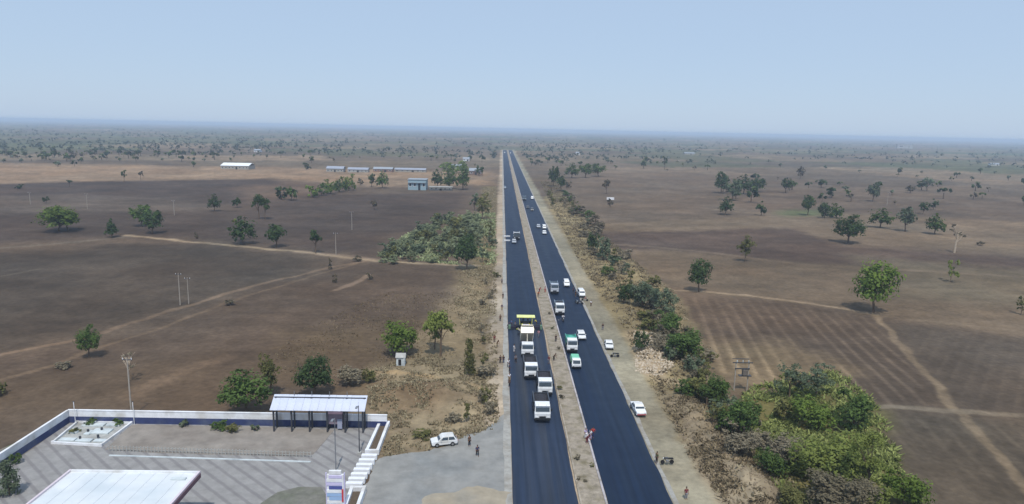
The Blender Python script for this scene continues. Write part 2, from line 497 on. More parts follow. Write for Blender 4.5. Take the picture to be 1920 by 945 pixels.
strip('carriageway', XL0, XL1, 60, PAVER_Y + 1.0, .10, older, jit0=.12, jit1=.18, crown=.05, seed=2)
strip('carriageway', XL0 + .05, XL1 - .05, PAVER_Y + 1.0, YEND, .16, fresh, thick=.18, jit0=.16, jit1=.12, crown=.05, seed=3)
strip('carriageway', XR0, XR1, 60, YEND, .16, fresh, thick=.18, jit0=.10, jit1=.22, crown=.05, seed=4)
m_med = mat('median_fill', S(150, 140, 126), rough=.95, var=.3, scale=1.6, spec=.1, bump=.6, dirt=S(120, 112, 92))
m_kerb = mat('kerb_concrete', S(176, 170, 172), rough=.8, var=.18, scale=2.2, dirt=S(140, 134, 128))
strip('median', XL1 + .42, XR0 - .36, 60, YEND, .20, m_med, thick=.25, nx=6, rough_z=.22, seed=5)
strip('kerb', XR0 - .35, XR0 - .08, 60, YEND, .31, m_kerb, thick=.35, seed=6)
strip('kerb', XL1 + .16, XL1 + .40, 60, gp(1040, 700).y, .27, mat('kerb_dusty', S(160, 150, 136), var=.25, scale=2.0, dirt=S(130, 120, 104)), thick=.32, jit0=.05, jit1=.02, seed=7)
strip('hard_shoulder', XL0 - 1.15, XL0 - .06, 60, YEND, .05, mat('hard_shoulder', S(156, 154, 148), rough=.9, var=.22, scale=1.2, dirt=S(138, 132, 122)), jit0=.35, seed=8)
strip('hard_shoulder', XR1 + .1, XR1 + .75, 60, YEND, .05, mat('gravel_edge', S(152, 150, 144), rough=.9, var=.22, scale=1.5, dirt=S(138, 130, 118)), jit1=.3, seed=9)
# ------------------------------------------------------------------ trees and shrubs
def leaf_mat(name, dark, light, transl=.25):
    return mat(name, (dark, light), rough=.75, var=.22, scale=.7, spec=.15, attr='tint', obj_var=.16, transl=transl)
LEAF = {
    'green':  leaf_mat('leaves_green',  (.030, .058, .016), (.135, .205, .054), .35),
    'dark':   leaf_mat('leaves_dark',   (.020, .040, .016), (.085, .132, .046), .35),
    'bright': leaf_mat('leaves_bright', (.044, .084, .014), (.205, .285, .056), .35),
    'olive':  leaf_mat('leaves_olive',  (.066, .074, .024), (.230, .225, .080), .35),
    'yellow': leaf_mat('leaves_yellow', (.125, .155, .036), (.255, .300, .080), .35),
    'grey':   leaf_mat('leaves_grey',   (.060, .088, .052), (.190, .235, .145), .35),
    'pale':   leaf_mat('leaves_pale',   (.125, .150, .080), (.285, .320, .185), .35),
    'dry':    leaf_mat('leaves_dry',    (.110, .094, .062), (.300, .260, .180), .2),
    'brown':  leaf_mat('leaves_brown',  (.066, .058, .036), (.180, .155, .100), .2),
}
BARK = mat('bark', S(104, 88, 72), rough=.95, var=.3, scale=3, bump=.4)
BARK_PALE = mat('bark_pale', S(176, 160, 140), rough=.95, var=.3, scale=3, bump=.4)

def crown_mesh(seed, lobes, n, leaf, floor=.02, squash=.55):
    """leaf-sized faces gathered in clumps over several lobes of a unit crown"""
    g = np.random.default_rng(seed)
    L = np.array(lobes, float)
    vol = (L[:, 3] * L[:, 4] * L[:, 5]) ** .67
    ncl = max(6, n // 11)
    li = g.choice(len(L), ncl, p=vol / vol.sum())
    u = g.normal(size=(ncl, 3)); u /= np.linalg.norm(u, axis=1)[:, None]
    u[:, 2] = np.where(u[:, 2] < -.45, -u[:, 2], u[:, 2])
    rad = g.uniform(.25, 1.0, ncl) ** .6
    cc = L[li, :3] + u * L[li, 3:] * rad[:, None]
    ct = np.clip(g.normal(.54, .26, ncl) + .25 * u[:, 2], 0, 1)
    k = g.integers(0, ncl, n)
    w = g.normal(size=(n, 3)); w /= np.linalg.norm(w, axis=1)[:, None]
    cr = L[li[k], 3:] * g.uniform(.26, .52, ncl)[k][:, None]
    P = cc[k] + w * cr * g.uniform(.35, 1.0, n)[:, None]
    P[:, 2] = np.maximum(P[:, 2], floor + g.uniform(0, .05, n))
    nrm = w * .7 + u[k] * .7 + g.normal(size=(n, 3)) * .45 + np.array([0, -.12, .65])
    nrm /= np.linalg.norm(nrm, axis=1)[:, None]
    a = np.cross(nrm, g.normal(size=(n, 3))); a /= np.linalg.norm(a, axis=1)[:, None] + 1e-9
    b = np.cross(nrm, a)
    s = leaf * g.uniform(.55, 1.35, n)
    V = np.stack([P - a * s[:, None], P - b * (s * squash)[:, None] + nrm * (s * .25)[:, None], P + a * s[:, None], P + b * (s * squash)[:, None] + nrm * (s * .25)[:, None]], 1).reshape(-1, 3)
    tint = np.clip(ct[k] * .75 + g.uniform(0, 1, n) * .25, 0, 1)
    return V, np.repeat(tint, 4)

def mesh_with_tint(name, V, tint, mt):
    me = quads_mesh(name, V, len(V) // 4)
    at = me.attributes.new('tint', 'FLOAT', 'POINT'); at.data.foreach_set('value', tint.astype(np.float32))
    me.materials.append(mt)
    return me

def rnd_lobes(seed, kind):
    g = random.Random(seed)
    if kind == 'broad':     # short trunk, full uneven dome
        L = [(0, 0, .55, .40, .40, .40), (g.uniform(-.08, .08), g.uniform(-.08, .08), .38, .38, .38, .24)]
        for k in range(6):
            a = k * 1.05 + g.uniform(-.4, .4); r = g.uniform(.2, .3)
            L.append((math.cos(a) * r, math.sin(a) * r, g.uniform(.28, .74), g.uniform(.18, .26), g.uniform(.18, .26), g.uniform(.18, .27)))
        L.append((g.uniform(-.15, .15), g.uniform(-.12, .12), .82, .2, .2, .17))
        return L, .13
    if kind == 'tall':
        L = [(0, 0, .68, .3, .3, .2)]
        for k in range(5):
            a = g.uniform(0, 6.28); L.append((math.cos(a) * .24, math.sin(a) * .24, g.uniform(.5, .86), .2, .2, .12))
        return L, .52
    if kind == 'conical':
        return [(0, 0, .25 + .14 * k, .42 - .075 * k, .42 - .075 * k, .13) for k in range(5)], .16
    if kind == 'bush':      # several stems, lopsided, open between the sprays
        L = [(g.uniform(-.08, .08), g.uniform(-.08, .08), .34, .34, .34, .36)]
        for k in range(9):
            a = k * .7 + g.uniform(-.4, .4); r = g.uniform(.16, .38); q = g.uniform(.12, .26)
            L.append((math.cos(a) * r, math.sin(a) * r, g.uniform(.16, .72), q, q, q * g.uniform(.8, 1.5)))
        return L, .1
    if kind == 'thin':
        L = []
        for k in range(13):
            a = g.uniform(0, 6.28); r = g.uniform(.02, .34); L.append((math.cos(a) * r, math.sin(a) * r, g.uniform(.28, .88), .16, .16, .12))
        return L, .3
    if kind == 'column':
        L = [(g.uniform(-.12, .12), g.uniform(-.12, .12), .14 + .15 * k, .36 - .03 * k, .36 - .03 * k, .13) for k in range(6)]
        return L, .1
    if kind == 'bare':
        L = []
        for k in range(7):
            a = g.uniform(0, 6.28); r = g.uniform(.15, .4); L.append((math.cos(a) * r, math.sin(a) * r, g.uniform(.5, .92), .1, .1, .06))
        return L, .5

def trunk_mesh(seed, lobes, clear, kind):
    g = random.Random(seed + 99)
    mb = MB()
    r = {'bush': .022, 'conical': .03, 'column': .025, 'thin': .018, 'bare': .03}.get(kind, .025)
    top = max(.25, clear + .12)
    bend = (g.uniform(-.05, .05), g.uniform(-.05, .05))
    mb.tube([(0, 0, -.06), (bend[0] * .3, bend[1] * .3, top * .5), (bend[0], bend[1], top)], r * 1.25, 7, r * .8)
    for (x, y, z, *_r) in lobes[:8]:
        s = Vector((bend[0] * .8, bend[1] * .8, max(.05, min(top * .85, z * .6))))
        e = Vector((x, y, z)); mid = (s + e) / 2 + Vector((0, 0, .04))
        mb.tube([s, mid, e], r * .55, 5, r * .18)
        if kind in ('bare', 'thin'):
            for q in range(3):
                t = e + Vector((g.uniform(-.14, .14), g.uniform(-.14, .14), g.uniform(.02, .12)))
                mb.tube([mid if q == 0 else e.lerp(mid, .4), t], r * .24, 4, r * .08)
    return mb.mesh('trunk')

LOD = {4: (5200, .023), 3: (2200, .036), 2: (800, .056), 1: (260, .092), 0: (60, .15)}
DENS = {'thin': .8, 'bare': .10, 'tall': .75}
_proto = {}
def proto(kind, leaf, lod, var):
    key = (kind, leaf, lod, var)
    if key not in _proto:
        seed = hash((len(kind) * 7 + ord(kind[0]), var)) % 9973
        seed = sum(ord(c) for c in kind) * 13 + var * 101 + lod
        lobes, clear = rnd_lobes(seed, kind)
        n, s = LOD[lod]
        n = int(n * DENS.get(kind, 1)); s = s * (.8 if kind in ('thin', 'bare') else 1)
        V, t = crown_mesh(seed, lobes, n, s, floor=clear * .5)
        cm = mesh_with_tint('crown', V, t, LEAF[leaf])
        tm = trunk_mesh(seed, lobes, clear, kind); tm.materials.append(BARK_PALE if kind == 'bare' else BARK)
        _proto[key] = (cm, tm)
    return _proto[key]
_joined = {}
def joined(kind, leaf, var):
    """far tree: trunk and crown in one mesh, too small to show its parts"""
    key = (kind, leaf, var)
    if key not in _joined:
        seed = sum(ord(c) for c in kind) * 13 + var * 101
        lobes, clear = rnd_lobes(seed, kind)
        V, t = crown_mesh(seed, lobes, 90, .14, floor=clear * .5)
        q = np.array([[-.04, 0, -.05], [.04, 0, -.05], [.03, 0, .5], [-.03, 0, .5], [0, -.04, -.05], [0, .04, -.05], [0, .03, .5], [0, -.03, .5]])
        me = mesh_with_tint('tree', np.concatenate([V, q]), np.concatenate([t, np.zeros(8)]), LEAF[leaf])
        me.materials.append(BARK)
        mi = np.zeros(len(me.polygons), dtype=np.int32); mi[-2:] = 1
        me.polygons.foreach_set('material_index', mi)
        _joined[key] = me
    return _joined[key]

DEPTH = lambda p: (Vector(p) - Vector((0, 0, CAM_H))).dot(CF)
tree_spots = []
def plant(px, py, wpx, hpx, kind, leaf, label, cat=None, group=None, name=None):
    p = place(px, py); d = DEPTH(p)
    w = wpx * d / FPX * 1.06; h = hpx * d / FPX * 1.06
    big = max(wpx, hpx)
    lod = 4 if big > 96 else 3 if big > 48 else 2 if big > 26 else 1
    woody = kind not in ('bush', 'column')
    name = name or ('tree' if woody else 'shrub')
    o = empty(name, p, RNG.uniform(0, 6.28))
    o.scale = (w, w, h)
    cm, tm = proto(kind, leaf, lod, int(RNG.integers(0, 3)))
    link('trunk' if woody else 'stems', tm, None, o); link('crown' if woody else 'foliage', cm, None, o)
    tag(o, label, cat or name, group)
    tree_spots.append((p.x, p.y, w * .5))
    return o

T = plant
# --- left of the highway, near to far
T(462, 776, 96, 80, 'broad', 'green', 'rounded green tree at the left end of the white shed roof')
T(507, 742, 62, 84, 'thin', 'olive', 'sparse yellowish tree rising between two green trees behind the shed')
T(589, 744, 74, 78, 'broad', 'dark', 'dense dark green tree behind the middle of the white shed roof')
T(748, 666, 74, 64, 'broad', 'bright', 'bright lime green tree spreading over the little white hut')
T(826, 668, 66, 92, 'tall', 'yellow', 'loose yellow green tree just right of the bright lime tree')
T(815, 655, 50, 74, 'thin', 'yellow', 'thin yellowing sapling behind the loose yellow green tree on the dry bank')
T(880, 704, 30, 66, 'column', 'olive', 'narrow upright olive bush on the dry bank nearest the road')
T(875, 506, 48, 68, 'broad', 'dark', 'dark round tree where the pale farm track meets the road')
T(167, 670, 42, 60, 'broad', 'green', 'lone green tree beside the double cart track on the brown field')
T(242, 716, 44, 58, 'bare', 'dry', 'bleached dead tree at the foot of the tall pole behind the wall')
T(110, 434, 74, 46, 'broad', 'bright', 'broad sunlit tree at far left above the dark field')
T(128, 432, 40, 36, 'broad', 'dark', 'dark leaved shaded right side of the broad sunlit tree')  # right half of the sunlit crown, its shade put into dark leaves
T(210, 445, 28, 36, 'conical', 'dark', 'small dark cone shaped tree at the start of the pale track')
T(264, 424, 44, 40, 'broad', 'green', 'left tree of the overlapping pair above the pale track')
T(285, 438, 42, 44, 'broad', 'dark', 'darker right tree of the overlapping pair above the pale track')
T(402, 396, 24, 30, 'broad', 'dark', 'small dark tree alone on the dark field left of the twin trunk tree')
T(445, 389, 20, 19, 'bush', 'dark', 'low dark bush between the small dark tree and the twin trunk tree')
T(486, 411, 30, 50, 'tall', 'dark', 'tall twin trunk tree standing on the dark left field')
T(497, 412, 22, 40, 'tall', 'dark', 'slimmer stem leaning against the tall twin trunk tree')
T(456, 458, 48, 48, 'broad', 'dark', 'round dark tree with sunlit top just above the pale track')
T(451, 452, 26, 40, 'thin', 'yellow', 'yellow topped sapling in front of the round dark tree by the track')
T(518, 464, 42, 44, 'broad', 'dark', 'second round dark tree along the pale track')
T(592, 475, 30, 44, 'tall', 'dark', 'slender dark tree with bare trunk on the pale track')
T(233, 341, 14, 22, 'tall', 'dark', 'left one of two small trees on the edge of the tan strip')
T(264, 338, 11, 17, 'tall', 'brown', 'right brownish one of two small trees on the edge of the tan strip')
T(131, 351, 11, 15, 'tall', 'dark', 'tiny dark tree far left below the tan strip')
T(37, 354, 16, 9, 'bush', 'dark', 'low dark bush on the far left field below the tan strip')
T(87, 381, 14, 13, 'bush', 'dark', 'dark bush standing above the broad sunlit tree at left')
T(702, 393, 14, 18, 'broad', 'brown', 'lone brown tree in the middle of the dark field below the buildings')
T(368, 448, 10, 14, 'bush', 'brown', 'little brown bush on the pale track right of the overlapping pair')
T(527, 374, 26, 26, 'bush', 'dark', 'left half of the dark thicket left of the long hedge')
T(546, 376, 26, 26, 'bush', 'green', 'right half of the dark thicket left of the long hedge')
HEDGE_L = ['leftmost low bush of the long green hedge on the left field', 'second bush from the left in the long green hedge', 'middle bush of the long green hedge on the left field', 'second bush from the right in the long green hedge', 'tallest rightmost bush of the long green hedge on the left field']
for k in range(5):
    T(586 + 17 * k, 370 - 3.2 * k, 26, 24 + 2 * k, 'bush', 'green' if k % 2 else 'bright', HEDGE_L[k], group='bushes of the long hedge')
T(697, 350, 18, 24, 'broad', 'dark', 'dark tree at the left of the blue roofed house, left of two')
T(717, 353, 24, 30, 'broad', 'green', 'larger tree at the left of the blue roofed house, right of two')
T(676, 347, 16, 14, 'bush', 'brown', 'brown bush at the right end of the long green hedge')
T(575, 318, 16, 14, 'bush', 'dark', 'dark bush on the tan strip left of the grey shed')
T(820, 352, 26, 32, 'broad', 'dark', 'dark tree touching the right wall of the blue roofed house')
T(843, 354, 30, 34, 'broad', 'green', 'middle green tree right of the blue roofed house')
T(868, 356, 30, 40, 'broad', 'green', 'tree nearest the road right of the blue roofed house')
T(838, 326, 34, 22, 'bush', 'bright', 'pale green thicket behind the blue roofed house')
T(866, 324, 34, 24, 'bush', 'bright', 'pale green thicket behind the road side tin roof')
T(898, 330, 18, 20, 'bush', 'green', 'small bush at the road side tin roof')
T(905, 412, 44, 50, 'thin', 'olive', 'straggly olive tree at the road edge above the shrub plantation')
T(890, 395, 30, 34, 'thin', 'grey', 'greyish sapling left of the straggly roadside olive tree')
T(918, 455, 22, 36, 'thin', 'olive', 'small roadside sapling right of the shrub plantation')
T(905, 492, 26, 36, 'thin', 'grey', 'pale sapling right of the dark tree on the farm track')
T(18, 930, 50, 68, 'column', 'grey', 'grey green shrub in the left corner beside the fuel station roof')
T(-4, 742, 34, 34, 'bush', 'olive', 'olive bush cut off by the left edge above the white wall')
T(118, 690, 34, 14, 'bush', 'dry', 'straw coloured bush left of the lone green tree on the cart track')
T(655, 722, 56, 38, 'bush', 'dry', 'greyish dry scrub bush right of the dark tree behind the shed')
T(690, 716, 34, 28, 'bush', 'olive', 'olive scrub bush between the shed roof and the dry bank')
T(875, 790, 26, 36, 'thin', 'olive', 'little olive sapling above the parked white hatchback')
T(850, 790, 34, 16, 'bush', 'dry', 'dry bush left of the little sapling above the white hatchback')
T(790, 818, 40, 11, 'bush', 'olive', 'flat olive scrub touching the rear of the white hatchback')
T(628, 530, 12, 16, 'bush', 'brown', 'dark bush at the fork of the farm tracks')
T(620, 505, 10, 20, 'column', 'brown', 'thin dark bush on the farm track fork')
T(670, 490, 22, 12, 'bush', 'brown', 'flat dark bush on the pale track left of the plantation')
T(693, 524, 14, 14, 'bush', 'brown', 'dark bush beside the pale patch in the middle of the left field')
T(432, 572, 20, 11, 'bush', 'brown', 'low dark bush between the two cart tracks')
# --- right of the highway
T(1590, 456, 56, 52, 'broad', 'dark', 'big dark bushy tree at the front of the right hand group')
T(1638, 586, 82, 94, 'broad', 'bright', 'large bright green tree with thick trunk on the right field corner')
T(1310, 547, 46, 60, 'broad', 'dark', 'dark tree with clear trunk above the furrowed field')
T(1546, 409, 28, 30, 'bush', 'dark', 'left bush of the pair above the big dark bushy tree')
T(1568, 409, 30, 28, 'bush', 'green', 'right bush of the pair above the big dark bushy tree')
T(1650, 427, 42, 34, 'broad', 'green', 'first tree right of the big dark bushy tree')
T(1697, 434, 36, 46, 'broad', 'grey', 'grey green tree second to the right of the big dark bushy tree')
T(1752, 439, 36, 36, 'broad', 'green', 'third bright rounded tree right of the big dark bushy tree')
T(1789, 474, 50, 54, 'bare', 'brown', 'leafless tree right of the row of rounded trees')
T(1782, 529, 28, 42, 'thin', 'yellow', 'spindly yellow sapling on the right hand grassland')
T(1397, 491, 38, 52, 'thin', 'olive', 'faint half bare tree on the dark strip of the right field')
T(1514, 404, 28, 38, 'broad', 'dark', 'dark tree beside the small green patch of crop')
T(1360, 403, 28, 32, 'broad', 'dark', 'dark tree standing below the right hand clump')
T(1352, 362, 30, 40, 'broad', 'dark', 'leftmost tree of the right hand clump')
T(1372, 376, 36, 40, 'broad', 'grey', 'front tree of the right hand clump')
T(1394, 364, 34, 34, 'broad', 'dark', 'middle tree of the right hand clump')
T(1418, 360, 34, 26, 'broad', 'dark', 'rightmost tree of the right hand clump')
T(1427, 404, 22, 26, 'broad', 'dark', 'small tree to the right below the right hand clump')
T(1473, 362, 22, 28, 'broad', 'dark', 'dark tree alone to the right of the right hand clump')
T(1636, 378, 26, 36, 'broad', 'grey', 'tall greyish tree far behind the row of rounded trees')
T(1730, 402, 18, 24, 'broad', 'dark', 'left tree of the close pair above the third rounded tree')
T(1750, 393, 18, 20, 'broad', 'dark', 'right tree of the close pair above the third rounded tree')
T(1706, 362, 22, 14, 'broad', 'brown', 'flat topped brown tree left of the pale round tree far right')
T(1738, 358, 22, 26, 'broad', 'grey', 'pale round tree far right behind the close pair')
T(1914, 590, 24, 36, 'thin', 'olive', 'olive tree cut off by the right edge of the grassland')
T(1838, 460, 16, 8, 'bush', 'brown', 'low brown bush right of the leafless tree')
T(1500, 336, 16, 24, 'broad', 'brown', 'brownish tree high on the right plain above the right hand clump')
T(1540, 352, 22, 16, 'broad', 'dark', 'spread dark tree right of the lone tree by the right hand clump')
T(1137, 364, 18, 28, 'tall', 'brown', 'brown tree behind the small white hoarding')
T(1144, 388, 14, 18, 'bush', 'brown', 'brown bush directly below the small white hoarding')
T(1246, 318, 14, 24, 'tall', 'dark', 'dark slim tree far off straight above the hoarding field')
T(1112, 468, 26, 36, 'bush', 'dark', 'dark left bush of the pair at the verge by the dark strip')
T(1131, 488, 34, 44, 'bush', 'grey', 'grey green right bush of the pair at the verge by the dark strip')
T(1037, 350, 24, 38, 'broad', 'dark', 'left dark tree of two at the right road edge far ahead')
T(1052, 358, 22, 28, 'broad', 'dark', 'right dark tree of two at the right road edge far ahead')
T(1072, 334, 28, 26, 'broad', 'green', 'left tree of the green grove beyond the hoarding')
T(1097, 333, 30, 26, 'broad', 'green', 'middle tree of the green grove beyond the hoarding')
T(1122, 331, 30, 24, 'broad', 'green', 'right tree of the green grove beyond the hoarding')
T(1035, 392, 18, 30, 'thin', 'olive', 'thin olive tree on the right verge far ahead')
T(1030, 372, 14, 22, 'thin', 'olive', 'thin olive tree farthest up the right verge')
T(1170, 568, 34, 42, 'bush', 'dark', 'dark green bush at the inner edge of the right verge')
T(1206, 575, 56, 50, 'bush', 'grey', 'grey green bush mass on the right verge, upper left')
T(1242, 588, 50, 52, 'bush', 'grey', 'grey green bush mass on the right verge, upper right')
T(1222, 548, 44, 34, 'thin', 'olive', 'straggly scrub behind the grey green bush mass on the verge')
T(1252, 628, 62, 46, 'bush', 'green', 'fresh green bush above the dark leaf heap on the verge')
T(1286, 674, 76, 60, 'bush', 'green', 'dense dark green bush at the corner of the furrowed field')
T(1262, 668, 36, 40, 'bush', 'dark', 'dark left shoulder of the dense bush by the furrowed field')
T(1201, 658, 30, 46, 'bush', 'dark', 'isolated dark bush in front of the pale spoil heap')
T(1345, 758, 54, 58, 'bush', 'green', 'green bush left of the two pole transformer')
T(1386, 818, 76, 92, 'bush', 'green', 'tall dark green bush just below the two pole transformer')
T(1480, 748, 70, 66, 'thin', 'grey', 'airy blue green tree at the back of the big thicket, left')
T(1530, 742, 76, 58, 'thin', 'grey', 'airy blue green tree at the back of the big thicket, right')
T(1520, 800, 86, 64, 'bush', 'bright', 'bright green bush in the middle of the big thicket')
T(1598, 806, 80, 76, 'bush', 'green', 'deep green bush at the right side of the big thicket')
T(1470, 790, 46, 46, 'bush', 'olive', 'olive bush at the left side of the big thicket')
T(1446, 892, 58, 60, 'bush', 'green', 'small vivid green bush in front of the thicket by the spoil bank')
T(1555, 905, 150, 98, 'bush', 'yellow', 'widest yellow green bush in the front of the big thicket')
T(1620, 940, 96, 130, 'thin', 'yellow', 'feathery yellow green tree at the right front of the big thicket')
T(1470, 868, 90, 62, 'bush', 'dry', 'dull dry bush left of the widest yellow green bush')
T(1420, 838, 50, 36, 'bush', 'dry', 'grey dry bush just below the tall dark green bush')
T(1570, 962, 140, 82, 'bush', 'brown', 'dark withered bush at the bottom of the big thicket')
T(1482, 955, 60, 48, 'bush', 'olive', 'olive weed clump at the bottom edge left of the withered bush')
T(1694, 950, 86, 84, 'bush', 'bright', 'bright green bush at the bottom right beside the field')
T(1655, 965, 60, 60, 'thin', 'yellow', 'pale grassy shrub between the withered bush and bright bush')
# --- plantation of pale shrubs, left verge
PLANT_LEAF = {'pale': 'pale green', 'grey': 'grey green', 'green': 'fresh green', 'olive': 'olive'}
PLANT_KIND = {'bush': 'rounded', 'column': 'upright', 'thin': 'straggly'}
for k in range(78):
    while True:
        px, py = RNG.uniform(715, 925), RNG.uniform(412, 496)
        if px > 720 + (482 - py) * 1.7 - 8 and not (py < 450 and px > 900) and not (py > 470 and px > 850): break
    kd, lf = ['bush', 'column', 'thin', 'bush'][k % 4], ['pale', 'pale', 'grey', 'pale', 'olive', 'pale', 'pale'][k % 7]
    at = 'near the road' if px > 870 else 'along its lower edge' if py > 472 else 'along its upper edge' if py < 440 else 'in its middle'
    T(px, py, RNG.uniform(18, 34), RNG.uniform(14, 27), kd, lf,
      '%s %s shrub of the roadside plantation, %s' % (PLANT_KIND[kd], PLANT_LEAF[lf], at), 'shrub', '%s %s plantation shrubs %s' % (PLANT_KIND[kd], PLANT_LEAF[lf], at), 'shrub')
# --- brown scrub on the right verge
SCRUB_LEAF = {'dry': 'straw coloured', 'brown': 'brown', 'olive': 'olive', 'grey': 'grey green', 'green': 'green'}
for k in range(96):
    t = RNG.uniform(0, 1) ** 1.15
    px = 1050 + t * 330 + RNG.uniform(-12, 50) * (t + .3); py = 366 + t * 486 + RNG.uniform(-20, 20)
    sz = 14 + 26 * t
    kd, lf = ['bush', 'thin', 'bush'][k % 3], ['dry', 'brown', 'olive', 'grey', 'dry', 'olive', 'green'][k % 7]
    at = 'far up the right verge' if py < 450 else 'on the right verge level with the median queue' if py < 640 else 'on the right verge below the spoil heap'
    T(px, py, sz * RNG.uniform(.8, 1.7), sz * RNG.uniform(.6, 1.1), kd, lf,
      '%s %s scrub bush %s' % ({'bush': 'rounded', 'thin': 'straggly'}[kd], SCRUB_LEAF[lf], at), 'shrub', '%s %s scrub %s' % (kd, SCRUB_LEAF[lf], at), 'shrub')
for k in range(26):
    px, py = RNG.uniform(905, 934), RNG.uniform(372, 780)
    sz = 8 + 14 * (py - 372) / 400
    if 485 < py < 510: continue
    T(px - (py - 372) * .02, py, sz * RNG.uniform(.7, 1.5), sz * RNG.uniform(.8, 1.3), ['bush', 'thin'][k % 2], ['dry', 'olive', 'dry'][k % 3],
      'small dry bush in the straw coloured left verge', 'shrub', 'dry bushes along the left verge', 'shrub')
for k, (px, py, s) in enumerate([(1050, 731, 12), (1053, 747, 13), (1083, 862, 13), (1110, 875, 10), (1085, 900, 9), (1047, 655, 8), (1036, 617, 8), (1030, 590, 8), (1098, 905, 9)]):
    x, y = gp(px, py, .2).x, gp(px, py, .2).y
    o = T(px, py, s, s * .7, 'bush', ['olive', 'brown', 'brown'][k % 3], 'tiny weed tuft on the bare earth median', 'shrub', 'weed tufts on the median', 'shrub')
    o.location = (x, y, .22)

# --- the open plain beyond
def far_ok(x, y, px, py):
    if -14 < x < 38 and y < YEND + 90: return 0
    if px < 950:
        if py > 314: return 0
        if py > 308: return .03
        return float(.08 + .82 * sstep(306, 278, py))
    if py > 326 and px < 1340: return 0
    if py > 326: return .07 if py < 410 else 0
    if py > 318: return .06
    return float(.12 + .83 * sstep(316, 276, py))
spots = []
N = 18000
dd = (RNG.uniform(0, 1, N) * (1 / 430. - 1 / 9000.) + 1 / 9000.) ** -1.0
tt = RNG.uniform(-.86, .82, N)
fx, fy = dd * tt, dd
cl = fbm(fx, fy, 260, 301, 3) * .6 + fbm(fx, fy, 70, 302, 2) * .4
for x, y, c in zip(fx, fy, cl):
    v = Vector((x, y, 0)) - Vector((0, 0, CAM_H)); q = v.dot(CF)
    px, py = 960 + FPX * v.dot(CR) / q, 472.5 - FPX * v.dot(CU) / q
    if px < -40 or px > 1960: continue
    if RNG.uniform() < far_ok(x, y, px, py) * (sstep(.38, .60, c) * .9 + .10) * .66:
        spots.append((float(x), float(y)))
# the row of trees far left, and the trees that close the road's vanishing end
for k in range(46): 
    p = gp(RNG.uniform(-20, 440), RNG.uniform(290, 303)); spots.append((p.x, p.y))
for k in range(16):
    p = gp(RNG.uniform(915, 945), RNG.uniform(278, 300)); spots.append((min(p.x, XL0 - 14), p.y))
for k in range(34):
    p = gp(RNG.uniform(972, 1060), RNG.uniform(276, 312)); spots.append((max(p.x, XR1 + 16), p.y))
spots.sort(key=lambda s: s[1])
own = [o for o in COL.objects if o.name.split('.')[0] == 'tree']
quota = 300 - len(own)
near, rest = spots[:quota], spots[quota:]
FAR_LEAF = ['dark', 'green', 'dark', 'grey', 'dark', 'brown', 'olive']
for k, (x, y) in enumerate(near):
    kd = ['broad', 'broad', 'tall', 'bush'][int(RNG.integers(0, 4))]; lf = FAR_LEAF[int(RNG.integers(0, 7))]
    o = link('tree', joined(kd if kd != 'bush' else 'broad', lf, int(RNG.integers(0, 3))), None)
    w = RNG.uniform(4.5, 10) * (1.1 if lf in ('dark', 'green') else .8); h = w * RNG.uniform(.7, 1.05)
    o.location = (x, y, gz(x, y)); o.scale = (w, w, h); o.rotation_euler.z = RNG.uniform(0, 6.28)
    side = 'left' if x < 8 else 'right'
    zone = 'nearest the open fields' if y < 820 else 'in the middle distance' if y < 1150 else 'towards the horizon'
    look = {'dark': 'dark green', 'green': 'mid green', 'grey': 'grey green', 'brown': 'brownish', 'olive': 'olive'}[lf]
    shp = {'broad': 'rounded', 'bush': 'rounded', 'tall': 'upright'}[kd]
    tag(o, 'small %s %s tree %s on the plain %s of the highway' % (shp, look, zone, side), 'tree', '%s %s trees %s, %s plain' % (shp, look, zone, side))
def far_woods(pts):
    Vs, Ts = [], []
    bank = []
    for s in range(6):
        lobes, clear = rnd_lobes(500 + s, 'broad')
        bank.append(crown_mesh(500 + s, lobes, 26, .20, floor=clear * .45))
    for (x, y) in pts:
        V, t = bank[int(RNG.integers(0, 6))]
        w = RNG.uniform(4.5, 11) * (1 + max(0, y - 2500) / 5000 * .8); h = w * RNG.uniform(.6, .95) / (1 + max(0, y - 2500) / 5000 * .4)
        a = RNG.uniform(0, 6.28); c, s = math.cos(a), math.sin(a)
        W = np.stack([(V[:, 0] * c - V[:, 1] * s) * w + x, (V[:, 0] * s + V[:, 1] * c) * w + y, V[:, 2] * h], -1)
        Vs.append(W); Ts.append(np.clip(t * .6 + RNG.uniform(0, .45), 0, 1))
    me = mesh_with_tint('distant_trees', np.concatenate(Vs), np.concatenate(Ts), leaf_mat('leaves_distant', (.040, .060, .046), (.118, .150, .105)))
    tag(link('distant_trees', me, None), kind='stuff')
far_woods(rest)
print('trees', len(own), 'near', len(near), 'stuff', len(rest))
# ------------------------------------------------------------------ filling station compound, bottom left
M_WHITE = mat('white_wash', S(224, 226, 230), rough=.75, var=.10, scale=1.2, dirt=S(196, 194, 190))
M_BLUE = mat('blue_paint', S(54, 64, 104), rough=.7, var=.25, scale=1.2, dirt=S(84, 92, 116))
M_CONC = mat('concrete', S(168, 168, 164), rough=.9, var=.2, scale=1.4, dirt=S(140, 140, 136))
M_PALE = mat('pale_concrete', S(196, 204, 206), rough=.85, var=.15, scale=1.3, dirt=S(164, 172, 176))
M_STEEL = mat('dark_steel', S(72, 74, 80), rough=.5, var=.12, metal=.4)
M_GALV = mat('galvanised_steel', S(150, 152, 156), rough=.45, var=.12, metal=.6)
M_SHEET = mat('white_roof_sheet', S(200, 206, 222), rough=.5, var=.09, scale=.8, dirt=S(198, 202, 216), obj_var=.03)
M_DARK = mat('dark_soil', S(92, 80, 66), rough=.95, var=.3, scale=4, bump=.5)

Y_BACK = gp(430, 797).y            # foot of the back wall
X_LEFT = gp(120, 800).x
X_GATE = gp(728, 797).x
